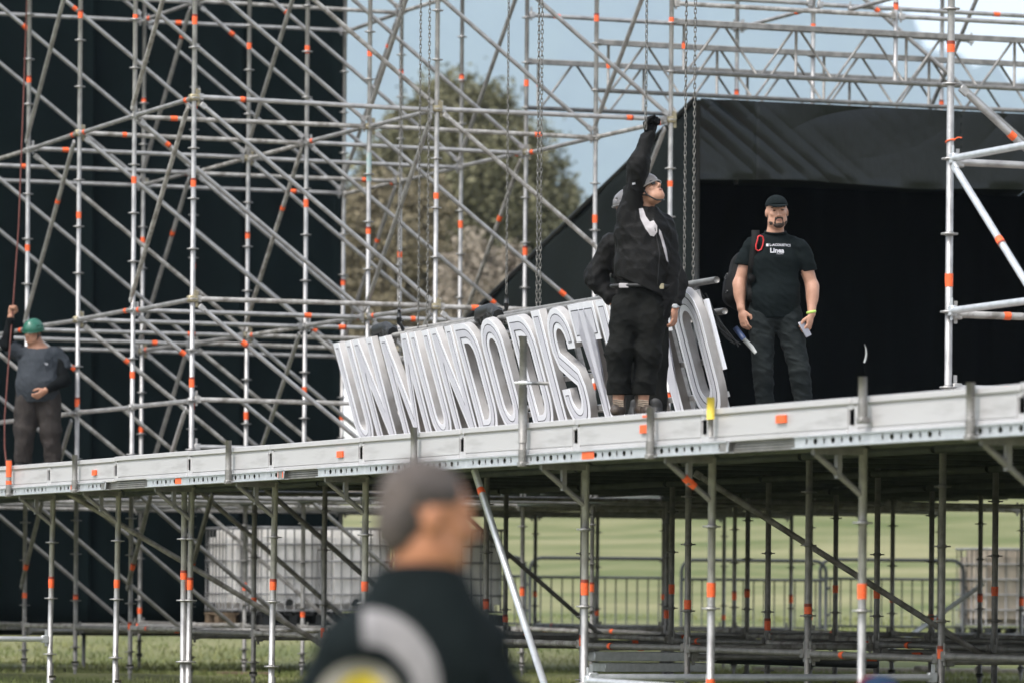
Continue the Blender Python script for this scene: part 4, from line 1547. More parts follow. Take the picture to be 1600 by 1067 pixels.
        for ax in range(3):
            o1, o2 = [(1, 2), (2, 0), (0, 1)][ax]
            A = np.moveaxis(S, ax, 0)
            ch = A[:-1] != A[1:]
            ch = np.moveaxis(ch, 0, ax)
            e = np.argwhere(ch)
            e = e[(e[:, o1] > 0) & (e[:, o2] > 0) & (e[:, o1] < F.shape[o1] - 1) & (e[:, o2] < F.shape[o2] - 1)]
            ins = S[e[:, 0], e[:, 1], e[:, 2]]
            q = []
            for s1, s2 in ((0, 0), (-1, 0), (-1, -1), (0, -1)):
                c = e.copy(); c[:, o1] += s1; c[:, o2] += s2
                q.append(idx[c[:, 0], c[:, 1], c[:, 2]])
            q = np.stack(q, 1)
            q[~ins] = q[~ins][:, ::-1]
            faces.append(q)
        Q = np.concatenate(faces)
        Q = Q[(Q >= 0).all(1)]
        me = bpy.data.meshes.new(name)
        me.vertices.add(len(V)); me.vertices.foreach_set('co', V.astype(np.float32).ravel())
        me.loops.add(Q.size); me.loops.foreach_set('vertex_index', Q.ravel())
        me.polygons.add(len(Q)); me.polygons.foreach_set('loop_start', np.arange(0, Q.size, 4)); me.polygons.foreach_set('loop_total', np.full(len(Q), 4))
        me.polygons.foreach_set('use_smooth', np.ones(len(Q), bool))
        me.update(); me.validate()
        return me

def rot_from(face, upv):
    """columns: local x (person's left->right as seen from behind), y = backwards (away from the face), z = up of the head"""
    f = np.array(face, float); f /= np.linalg.norm(f)
    z = np.array(upv, float); z -= f * (z @ f); z /= np.linalg.norm(z)
    y = -f
    x = np.cross(y, z)
    return np.stack([x, y, z], 1)

def add_head(F, c, R, s=1.0):
    c = np.array(c, float)
    L = lambda x, y, z: c + R @ (np.array([x, y, z]) * s)
    e = lambda p, r, k=0.012, sub=False: F.ell(L(*p), np.array(r) * s, k * s, R, sub)
    e((0, 0.012, 0.028), (0.074, 0.094, 0.088))            # cranium
    e((0, -0.018, -0.035), (0.060, 0.072, 0.080), 0.03)    # face mass
    e((0, -0.052, -0.088), (0.036, 0.032, 0.028), 0.03)    # chin
    for sx in (-1, 1):
        e((sx * 0.042, -0.02, -0.066), (0.024, 0.040, 0.030), 0.025)   # jaw corners
        e((sx * 0.036, -0.062, -0.014), (0.022, 0.018, 0.017), 0.015)  # cheek bones
        e((sx * 0.031, -0.086, 0.012), (0.017, 0.014, 0.010), 0.008, True)   # eye sockets
        e((sx * 0.031, -0.074, 0.010), (0.0125, 0.012, 0.0105), 0.004)  # eyeballs under lids
        F.cap(L(sx * 0.012, -0.088, 0.030), L(sx * 0.050, -0.076, 0.031), 0.0075 * s, 0.006 * s, 0.01)  # brows
        e((sx * 0.077, 0.008, -0.005), (0.009, 0.018, 0.030), 0.008)    # ears
    F.cap(L(0, -0.088, 0.018), L(0, -0.108, -0.026), 0.008 * s, 0.0115 * s, 0.010)   # nose
    for sx in (-1, 1):
        e((sx * 0.012, -0.097, -0.031), (0.009, 0.010, 0.008), 0.006)
    F.cap(L(-0.022, -0.083, -0.056), L(0.022, -0.083, -0.056), 0.0065 * s, 0.0065 * s, 0.006)
    F.cap(L(-0.017, -0.083, -0.068), L(0.017, -0.083, -0.068), 0.0070 * s, 0.0070 * s, 0.006)
    e((0, -0.094, -0.062), (0.026, 0.010, 0.0022), 0.004, True)
    return L

def add_hand(F, wrist, palm_dir, finger_dir, palm_n, thumb_dir, s=1.0, curl=0.5, fist=False):
    """palm_dir: wrist->knuckles, palm_n: direction the palm faces, thumb_dir: sideways towards the thumb"""
    w = np.array(wrist, float)
    u = lambda v: np.array(v, float) / np.linalg.norm(v)
    pd, pn = u(palm_dir), u(palm_n)
    td = u(np.array(thumb_dir, float) - pd * (np.array(thumb_dir, float) @ pd))
    pn = u(np.cross(pd, td)) * (1 if np.dot(np.cross(pd, td), pn) > 0 else -1)
    R = np.stack([td, pn, pd], 1)
    F.ell(w + pd * 0.045 * s, np.array([0.040, 0.016, 0.052]) * s, 0.012, R)
    F.cap(w - pd * 0.02, w + pd * 0.03 * s, 0.026 * s, 0.028 * s, 0.015, 0.7, pn)
    lens = [0.070, 0.078, 0.073, 0.058]
    for i in range(4):
        off = (0.028 - 0.0187 * i) * s
        a = w + pd * (0.088 - 0.004 * abs(i - 1.2)) * s + td * off
        l = lens[i] * s
        c = curl + 0.06 * i
        if fist:
            d1 = u(pd * 0.25 + pn * 1.0); d2 = u(-pd * 1.0 + pn * 0.25); d3 = u(-pd * 0.4 - pn * 1.0)
        else:
            d1 = u(pd * math.cos(c * 0.5) + pn * math.sin(c * 0.5) + td * 0.10 * (1.5 - i) * 0.4)
            d2 = u(pd * math.cos(c * 1.3) + pn * math.sin(c * 1.3))
            d3 = u(pd * math.cos(c * 2.0) + pn * math.sin(c * 2.0))
        p1 = a + d1 * l * 0.45; p2 = p1 + d2 * l * 0.32; p3 = p2 + d3 * l * 0.25
        F.chain([a, p1, p2, p3], [0.0098 * s, 0.0092 * s, 0.0086 * s, 0.0078 * s], 0.004)
    t0 = w + pd * 0.022 * s + td * 0.030 * s + pn * 0.008
    t1 = t0 + (td * 0.55 + pd * 0.75 + pn * 0.35) * 0.040 * s
    t2 = t1 + (td * (0.1 if not fist else -0.5) + pd * 0.9 + pn * 0.45) * 0.032 * s
    t3 = t2 + (pd * 0.8 + pn * 0.5 - td * (0.15 if not fist else 0.7)) * 0.024 * s
    F.chain([t0, t1, t2, t3], [0.0145 * s, 0.0122 * s, 0.0108 * s, 0.0088 * s], 0.008)

def decal(name, polys2d, target_me, mat, parent, off=0.003, ydir=1.0, y0=-1.0, sub=3):
    """drape a flat x,z shape on a garment by dropping it along y"""
    bv = BVHTree.FromPolygons([v.co.copy() for v in target_me.vertices], [tuple(p.vertices) for p in target_me.polygons])
    bm = bmesh.new()
    for poly in polys2d:
        vs = [bm.verts.new((x, 0, z)) for x, z in poly]
        try:
            bm.faces.new(vs)
        except ValueError:
            pass
    bmesh.ops.triangulate(bm, faces=bm.faces[:])
    for _ in range(sub):
        bmesh.ops.subdivide_edges(bm, edges=[e for e in bm.edges if e.calc_length() > 0.012], cuts=1)
        bmesh.ops.triangulate(bm, faces=[f for f in bm.faces if len(f.verts) > 3])
    bad = []
    for v in bm.verts:
        hit = bv.ray_cast(Vector((v.co.x, y0, v.co.z)), Vector((0, ydir, 0)))
        if hit[0] is None:
            bad.append(v)
        else:
            v.co = hit[0] - Vector((0, ydir, 0)) * off
    bmesh.ops.delete(bm, geom=bad, context='VERTS')
    me = mesh_from(bm, name)
    return obj(name, me, mat, parent)

def text_decal(name, body, size, x, z, target_me, mat, parent, off=0.003, bold=0.0, shear=0.0):
    cu = bpy.data.curves.new('txt', 'FONT')
    cu.body = body
    cu.size = size
    cu.offset = bold
    cu.shear = shear
    cu.resolution_u = 2
    tmp = bpy.data.objects.new('tmp', cu)
    COL.objects.link(tmp)
    me = bpy.data.meshes.new_from_object(tmp)
    bpy.data.objects.remove(tmp)
    bv = BVHTree.FromPolygons([v.co.copy() for v in target_me.vertices], [tuple(p.vertices) for p in target_me.polygons])
    for v in me.vertices:
        X, Z = x + v.co.x, z + v.co.y
        hit = bv.ray_cast(Vector((X, -1, Z)), Vector((0, 1, 0)))
        yy = hit[0].y - off if hit[0] is not None else 0
        v.co = (X, yy, Z)
    me.materials.clear()
    return obj(name, me, mat, parent)

def cloth(name, a, b=None, rough=0.85, sc=9, bump=0.25, bs=260):
    return material(name, a, rough, 0, base2=b or tuple(c * 1.35 for c in a), vscale=sc, bump=bump, bscale=bs, spec=0.1)
SKIN = material('skin', (0.36, 0.19, 0.125), 0.5, 0, base2=(0.44, 0.245, 0.17), vscale=18, spec=0.35)
SKIN3 = material('sunburnt_skin', (0.33, 0.135, 0.065), 0.5, 0, base2=(0.42, 0.19, 0.10), vscale=12, spec=0.35)
SKIN2 = material('tan_skin', (0.30, 0.145, 0.090), 0.5, 0, base2=(0.38, 0.20, 0.13), vscale=18, spec=0.35)
HAIR = material('black_hair', (0.010, 0.008, 0.007), 0.6, 0, var=0.3, vscale=60, bump=0.5, bscale=150)
GREYHAIR = material('greying_hair', (0.008, 0.0065, 0.006), 0.75, 0, base2=(0.095, 0.075, 0.064), vscale=5, bump=0.4, bscale=120)
BLACKTEE = cloth('black_tshirt', (0.0035, 0.0062, 0.0066), (0.0062, 0.0095, 0.0100))
DENIM = cloth('washed_black_denim', (0.0075, 0.0105, 0.0110), (0.021, 0.025, 0.025), sc=5)
NYLON = cloth('black_nylon', (0.0050, 0.0050, 0.0050), (0.0105, 0.0102, 0.0098), rough=0.6, sc=5, bs=120)
WORKPANTS = cloth('black_work_trousers', (0.0046, 0.0050, 0.0046), (0.0100, 0.0102, 0.0092), sc=4)
GREYTEE = cloth('slate_tshirt', (0.026, 0.031, 0.037), (0.048, 0.053, 0.061), sc=3.5)
BROWNPANTS = cloth('grey_brown_trousers', (0.024, 0.0205, 0.019), (0.044, 0.038, 0.035), sc=4)
BLACKSLEEVE = cloth('black_sleeve', (0.003, 0.0036, 0.004))
GLOVE = cloth('black_glove', (0.004, 0.004, 0.0043), rough=0.7)
LEATHER = material('boot_leather', (0.020, 0.014, 0.010), 0.6, 0, base2=(0.075, 0.052, 0.036), vscale=22, bump=0.3)
SHOE = material('black_shoe', (0.010, 0.010, 0.010), 0.6, 0, var=0.3)
GREENSHELL = material('green_helmet', (0.012, 0.085, 0.055), 0.32, 0, base2=(0.022, 0.12, 0.08), vscale=6)
GREYSHELL = material('grey_helmet', (0.075, 0.07, 0.07), 0.3, 0, base2=(0.14, 0.13, 0.13), vscale=7)
WHITESHELL = material('pale_helmet', (0.13, 0.115, 0.105), 0.35, 0, base2=(0.21, 0.19, 0.175), vscale=7)
LENS = material('dark_lens', (0.006, 0.006, 0.007), 0.15)
WHITEPRINT = material('white_print', (0.42, 0.42, 0.44), 0.7)
GREYPANEL = material('pale_grey_panel', (0.36, 0.335, 0.34), 0.7, 0, var=0.08, vscale=8)
REDALU = material('red_anodised', (0.55, 0.035, 0.035), 0.35, 0.4)
LIME = material('lime_band', (0.42, 0.60, 0.13), 0.6)
EYE = material('eye_dark', (0.012, 0.008, 0.006), 0.3)
LIP = material('lip', (0.25, 0.10, 0.075), 0.5)

def person(label, px, py, z, group=None):
    pass

def place(me, label, loc, mat):
    o = obj('person', me, mat, None, loc)
    o.rotation_euler = (0, 0, VIEW)
    return tag(o, label, 'person')

def shoes(parent, feet, mat, h=0.007):
    for (x, y, z, dx, dy) in feet:
        f = Field((x - 0.2, y - 0.24, z - 0.02), (x + 0.2, y + 0.24, z + 0.2), 0.007)
        d = np.array([dx, dy]) / math.hypot(dx, dy)
        a = np.array([x, y])
        hp, tp = a - d * 0.07, a + d * 0.15
        f.cap((hp[0], hp[1], z + 0.05), (tp[0], tp[1], z + 0.038), 0.046, 0.040, 0.02)
        f.cap((a[0] - d[0] * 0.03, a[1] - d[1] * 0.03, z + 0.06), (a[0] - d[0] * 0.04, a[1] - d[1] * 0.04, z + 0.14), 0.050, 0.050, 0.03)
        f.cut((x, y, z + 0.002), (0, 0, -1))
        f.wrinkle(0.003, 60, 3)
        obj('shoe', f.mesh('shoe'), mat, parent)

def face_bits(parent, L, R, s=1.0, beard=True):
    """eyes, brows and lips as small dark pieces set in the face"""
    for sx in (-1, 1):
        bm = bmesh.new()
        bmesh.ops.create_uvsphere(bm, u_segments=10, v_segments=6, radius=0.0105 * s)
        for v in bm.verts:
            q = R @ np.array([v.co.x * 1.15, v.co.y * 0.6, v.co.z * 0.42])
            v.co = Vector(L(sx * 0.031, -0.083, 0.010)) + Vector(q)
        obj('eye', mesh_from(bm, 'eye'), EYE, parent)
        bm = bmesh.new()
        tube(bm, [L(sx * 0.013, -0.0985, 0.031), L(sx * 0.032, -0.0945, 0.036), L(sx * 0.053, -0.0815, 0.030)], [0.0045 * s, 0.005 * s, 0.003 * s], 6)
        obj('eyebrow', mesh_from(bm, 'brow'), HAIR, parent)
    bm = bmesh.new()
    tube(bm, [L(-0.022, -0.085, -0.062), L(-0.008, -0.0925, -0.060), L(0.008, -0.0925, -0.060), L(0.022, -0.085, -0.062)], [0.003 * s, 0.0055 * s, 0.0055 * s, 0.003 * s], 6)
    obj('lips', mesh_from(bm, 'lips'), LIP, parent)

def beard_mesh(c, R, s):
    f = Field(np.array(c) - 0.16, np.array(c) + 0.14, 0.005)
    L = lambda x, y, z: np.array(c) + R @ (np.array([x, y, z]) * s)
    f.ell(L(0, -0.050, -0.090), np.array([0.041, 0.040, 0.031]) * s, 0.02, R)
    for sx in (-1, 1):
        f.ell(L(sx * 0.041, -0.022, -0.072), np.array([0.028, 0.045, 0.030]) * s, 0.02, R)
        f.cap(L(sx * 0.062, -0.005, -0.05), L(sx * 0.066, 0.0, -0.01), 0.012 * s, 0.008 * s, 0.012)
    f.cap(L(-0.024, -0.088, -0.048), L(0.024, -0.088, -0.048), 0.0075 * s, 0.0075 * s, 0.008)
    for sx in (-1, 1):
        f.cap(L(sx * 0.024, -0.086, -0.048), L(sx * 0.028, -0.076, -0.08), 0.0065 * s, 0.007 * s, 0.008)
    f.ell(L(0, -0.096, -0.062), np.array([0.022, 0.018, 0.011]) * s, 0.004, R, True)
    f.wrinkle(0.0015, 300, 2)
    return f.mesh('beard')

# ---- man in the black cap, phone in hand
def man_cap():
    s = 1.03
    F = Field((-0.36, -0.24, -0.01), (0.42, 0.26, 1.80), 0.0055)
    hc = np.array([0.012, -0.02, 1.612])
    R = rot_from((0.10, -1.0, -0.02), (-0.06, 0, 1))
    F.chain([(0.0, 0.02, 1.40), (0.006, 0.0, 1.53)], [0.068, 0.060], 0.03)
    F.chain([(0, 0.0, 0.93), (0, 0, 1.05), (0.0, 0, 1.26), (0, 0.01, 1.38)], [0.135, 0.15, 0.155, 0.085], 0.05, 0.62)
    L = add_head(F, hc, R, s)
    sl, sr_ = (-0.175, 0.01, 1.355), (0.19, 0.01, 1.345)
    F.chain([sl, (-0.262, 0.03, 1.075), (-0.252, -0.035, 0.885)], [0.060, 0.046, 0.030], 0.03)
    F.chain([sr_, (0.285, 0.03, 1.06), (0.278, -0.045, 0.848)], [0.060, 0.046, 0.030], 0.03)
    F.ell((-0.262, 0.0, 1.02), (0.043, 0.045, 0.085), 0.03)
    F.ell((0.287, 0.0, 1.0), (0.043, 0.045, 0.085), 0.03)
    add_hand(F, (-0.246, -0.04, 0.865), (0.18, -0.2, -1), None, (0.35, 0.9, 0), (0.75, -0.65, 0), 0.98, 0.55)
    add_hand(F, (0.272, -0.05, 0.83), (-0.22, -0.2, -1), None, (-0.65, 0.7, 0), (-0.55, -0.8, 0), 0.98, 1.0)
    for x0, x1, x2 in ((-0.10, -0.085, -0.055), (0.11, 0.19, 0.245)):
        F.chain([(x0, 0, 0.82), (x1, -0.02, 0.44), (x2, 0.02, 0.08)], [0.085, 0.055, 0.040], 0.03)
    me = F.mesh('person')
    P = place(me, 'man in black cap and T-shirt holding a phone before the dark opening', MAN_CAP, SKIN)
    face_bits(P, L, R, s)
    obj('beard', beard_mesh(hc, R, s), material('short_beard', (0.022, 0.015, 0.011), 0.8, 0, base2=(0.055, 0.034, 0.024), vscale=60), P)
    # shirt
    G = Field((-0.40, -0.30, 0.72), (0.45, 0.30, 1.55), 0.007)
    G.chain([(0.0, 0.0, 0.80), (0.0, -0.012, 0.98), (0.0, 0.0, 1.25), (0.005, 0.012, 1.38)], [0.180, 0.184, 0.176, 0.100], 0.06, 0.66)
    G.cap((-0.11, 0.01, 1.385), (0.12, 0.01, 1.38), 0.062, 0.062, 0.05, 0.9)
    G.cap(sl, (-0.242, 0.02, 1.20), 0.072, 0.072, 0.04)
    G.cap(sr_, (0.262, 0.02, 1.17), 0.072, 0.072, 0.04)
    G.cap((0, 0.01, 1.40), (0.004, 0.004, 1.475), 0.085, 0.074, 0.03)
    G.wrinkle(0.0075, 26, 4, (1.0, 1.0, 1.5))
    G.wrinkle(0.004, 55, 9)
    G.cut((0, 0, 0.815), (0.03, 0.0, -1))
    G.cut((-0.27, 0, 1.195), (-0.30, -0.1, -1.0)) if False else None
    X, Y, Z = np.meshgrid(*G.ax, indexing='ij', sparse=True)
    for cx_, z_, sg in ((-0.19, 1.205, -1), (0.21, 1.165, 1)):
        side = sg * (X - cx_)
        d = np.minimum(side * 1.0 + 0 * Z, (z_ + 0.15 * side) - Z).astype(np.float32)
        d = np.where(side > 0, (z_ + 0.18 * (side) - Z) + 0 * Y, -1.0) + 0 * Y
        G.F = np.where((side + 0 * Y + 0 * Z) > 0.0, np.maximum(G.F, d.astype(np.float32)), G.F)
    d = (Z - (1.468 + 0.25 * Y)).astype(np.float32) + 0 * X
    G.F = np.maximum(G.F, d.astype(np.float32))
    shirt = G.mesh('shirt')
    obj('tshirt', shirt, BLACKTEE, P)
    # collar rib
    bm = bmesh.new()
    tube(bm, [(0.004 + 0.078 * math.cos(a), 0.004 + 0.074 * math.sin(a), 1.464 + 0.018 * math.sin(a)) for a in (math.tau * i / 24 for i in range(24))], 0.009, 8, closed=True)
    obj('collar', mesh_from(bm, 'collar'), BLACKTEE, P)
    text_decal('shirt_print', 'L-ACOUSTICS', 0.026, -0.045, 1.352, shirt, WHITEPRINT, P, bold=0.0006)
    text_decal('shirt_print', 'Linea', 0.050, -0.042, 1.302, shirt, WHITEPRINT, P, bold=0.0016)
    text_decal('shirt_print', 'Estudio', 0.017, 0.008, 1.289, shirt, WHITEPRINT, P)
    decal('shirt_logo', [[(-0.070, 1.350), (-0.052, 1.350), (-0.052, 1.354), (-0.066, 1.354), (-0.066, 1.366), (-0.052, 1.366), (-0.052, 1.370), (-0.070, 1.370)]], shirt, WHITEPRINT, P, sub=0)
    # jeans
    G = Field((-0.30, -0.24, 0.02), (0.40, 0.26, 0.98), 0.007)
    G.cap((-0.075, 0.01, 0.86), (0.085, 0.01, 0.86), 0.125, 0.125, 0.05, 0.85)
    G.chain([(-0.095, 0, 0.80), (-0.085, -0.02, 0.44), (-0.055, 0.02, 0.06)], [0.112, 0.078, 0.072], 0.03)
    G.chain([(0.105, 0, 0.80), (0.19, -0.02, 0.44), (0.245, 0.02, 0.05)], [0.112, 0.080, 0.074], 0.03)
    G.wrinkle(0.006, 34, 12, (0.5, 0.5, 1.6))
    G.wrinkle(0.003, 80, 6, (0.5, 0.5, 1.6))
    G.cut((0, 0, 0.05), (0, 0, -1))
    obj('jeans', G.mesh('jeans'), DENIM, P)
    shoes(P, [(-0.05, 0.0, 0.0, -0.2, -1), (0.25, 0.0, 0.0, 0.3, -1)], SHOE)
    # cap
    G = Field(hc - 0.17, hc + 0.17, 0.0055)
    G.ell(hc + R @ np.array([0, 0.010, 0.045]), (0.086, 0.104, 0.086), 0.01, R)
    G.cut(hc + R @ np.array([0, 0, 0.046]), R @ np.array([0, -0.10, -1.0]))
    G.F = np.minimum(G.F, 0.3)
    G.wrinkle(0.0015, 70, 1)
    capm = obj('cap', G.mesh('cap'), BLACKTEE, P)
    bm = bmesh.new()
    top = []
    for i in range(13):
        a = math.pi * i / 12
        inner = hc + R @ np.array([0.078 * math.cos(a), -0.070 * math.sin(a) - 0.012, 0.054])
        outer = hc + R @ np.array([0.080 * math.cos(a), -0.155 * math.sin(a) ** 0.8 - 0.012, 0.054 + 0.012 * math.cos(2 * a) - 0.012])
        top.append((bm.verts.new(inner), bm.verts.new(outer)))
    for (a, b), (c, d) in zip(top, top[1:]):
        bm.faces.new((a, b, d, c))
    o = obj('cap_peak', mesh_from(bm, 'peak'), BLACKTEE, capm)
    solid(o, 0.005)
    # hair under the cap
    G = Field(hc - 0.15, hc + 0.15, 0.005)
    G.ell(hc + R @ np.array([0, 0.026, 0.010]), (0.079, 0.086, 0.075), 0.01, R)
    G.cut(hc + R @ np.array([0, 0.0, 0.0]), R @ np.array([0, -1.0, 0.15]))
    obj('hair', G.mesh('hair'), HAIR, P)
    # belt, wristband
    bm = bmesh.new()
    tube(bm, [(0.275 + 0.031 * math.cos(a), -0.048 + 0.027 * math.sin(a), 0.862 + 0.004 * math.cos(a)) for a in (math.tau * i / 16 for i in range(16))], 0.0075, 6, closed=True)
    for v in bm.verts:
        v.co.z = 0.862 + (v.co.z - 0.862) * 1.5
    obj('wristband', mesh_from(bm, 'band'), LIME, P)
    Rz = Quaternion((0, 0, 1), VIEW)
    def own(name, me, mat, label, cat):
        o = obj(name, me, mat, None, MAN_CAP)
        o.rotation_euler = (0, 0, VIEW)
        return tag(o, label, cat)
    # phone held in the hand
    bm = bmesh.new()
    box(bm, (-0.031, -0.004, -0.064), (0.031, 0.004, 0.064), 0.003)
    mt = Matrix.Translation((0.226, -0.088, 0.735)) @ Matrix.Rotation(math.radians(-28), 4, 'Y') @ Matrix.Rotation(math.radians(35), 4, 'Z')
    bm.transform(mt)
    own('phone', mesh_from(bm, 'phone'), material('silver_phone', (0.30, 0.29, 0.31), 0.3, 0.5), 'silver phone held at the thigh by the man in the cap', 'phone')
    # backpack and its strap
    B = tag(obj('backpack', None, None, None, MAN_CAP), 'black backpack slung behind one shoulder of the man in the cap', 'backpack')
    B.rotation_euler = (0, 0, VIEW)
    G = Field((-0.50, -0.06, 0.85), (0.1, 0.42, 1.42), 0.008)
    G.cap((-0.20, 0.24, 1.22), (-0.24, 0.22, 1.02), 0.125, 0.14, 0.05, 0.75)
    G.cap((-0.30, 0.22, 1.08), (-0.31, 0.20, 0.98), 0.075, 0.07, 0.03)
    G.wrinkle(0.006, 40, 3)
    obj('bag', G.mesh('bag'), NYLON, B)
    bv = BVHTree.FromPolygons([v.co.copy() for v in shirt.vertices], [tuple(p.vertices) for p in shirt.polygons])
    pts = []
    for i in range(15):
        t = i / 14
        x = -0.145 - 0.035 * math.sin(t * 2.0); z = 1.43 - 0.50 * t
        hit = bv.ray_cast(Vector((x, -1, z)), Vector((0, 1, 0)))
        y = hit[0].y if hit[0] is not None else -0.1
        pts.append(Vector((x, y - 0.010, z)))
    bm = bmesh.new()
    lv = []
    wd = 0.030
    up_ = [Vector((pts[0].x, 0.02, 1.475)), Vector((pts[0].x, 0.13, 1.40))]
    pts = up_[::-1] + pts
    for i, p in enumerate(pts):
        lv.append((bm.verts.new(p - Vector((wd, -0.006, 0))), bm.verts.new(p + Vector((wd, 0.004, 0)))))
    for (a, b), (c, d) in zip(lv, lv[1:]):
        bm.faces.new((a, b, d, c))
    solid(obj('shoulder_strap', mesh_from(bm, 'strap'), NYLON, B), 0.01)
    bm = bmesh.new()
    for zz in (1.16, 1.03):
        tube(bm, [(-0.35, 0.14, zz), (-0.365, 0.18, zz - 0.03), (-0.35, 0.20, zz - 0.06)], 0.006, 6)
    obj('buckle', mesh_from(bm, 'buckle'), CAGE, B)
    # carabiner clipped to the strap
    bm = bmesh.new()
    q = pts[6]
    loop = [(0.0, 0.055), (0.022, 0.048), (0.030, 0.02), (0.024, -0.02), (0.012, -0.055), (-0.012, -0.066), (-0.030, -0.052), (-0.030, -0.02), (-0.018, 0.02), (-0.014, 0.046)]
    tube(bm, [(-0.118 + x * 0.95, q.y - 0.018, 1.378 + z * 0.95) for x, z in loop], 0.0058, 7, closed=True)
    own('carabiner', mesh_from(bm, 'carabiner'), REDALU, 'red carabiner clipped on the backpack strap', 'carabiner')

MAN_CAP = (12.826, 0.60, FLOOR)

# ---- man reaching up to the chain
MAN_REACH = (14.232, -1.16, FLOOR)
def helmet(parent, hc, R, mat, s=1.0, straps=True):
    hc = np.array(hc)
    G = Field(hc - 0.19, hc + 0.19, 0.006)
    G.ell(hc + R @ np.array([0, 0.010, 0.045]), np.array([0.104, 0.122, 0.098]) * s, 0.01, R)
    G.ell(hc + R @ np.array([0, 0.02, 0.10]), np.array([0.05, 0.10, 0.05]) * s, 0.03, R)
    G.cut(hc + R @ np.array([0, 0, 0.022]), R @ np.array([0, 0.16, -1.0]))
    for sx in (-1, 1):
        for dy in (-0.03, 0.03, 0.075):
            G.ell(hc + R @ np.array([sx * 0.100, dy, 0.075]), np.array([0.02, 0.016, 0.010]), 0.006, R, True)
    H = obj('helmet', G.mesh('helmet'), mat, parent)
    bm = bmesh.new()
    rim = [hc + R @ np.array([0.106 * math.cos(a) * s, (0.010 + 0.126 * math.sin(a)) * s, 0.024 + 0.018 * math.sin(a)]) for a in (math.tau * i / 28 for i in range(28))]
    tube(bm, rim, 0.006, 6, closed=True)
    obj('rim', mesh_from(bm, 'rim'), mat, H)
    if straps:
        bm = bmesh.new()
        L = lambda x, y, z: hc + R @ np.array([x, y, z])
        for sx in (-1, 1):
            tube(bm, [L(sx * 0.092, -0.03, 0.03), L(sx * 0.080, -0.02, -0.045), L(sx * 0.045, -0.035, -0.108), L(0, -0.05, -0.124)], 0.006, 6)
            tube(bm, [L(sx * 0.088, 0.06, 0.03), L(sx * 0.080, -0.02, -0.045)], 0.006, 6)
        obj('chin_strap', mesh_from(bm, 'strap'), BLACK_STEEL, H)
    return H

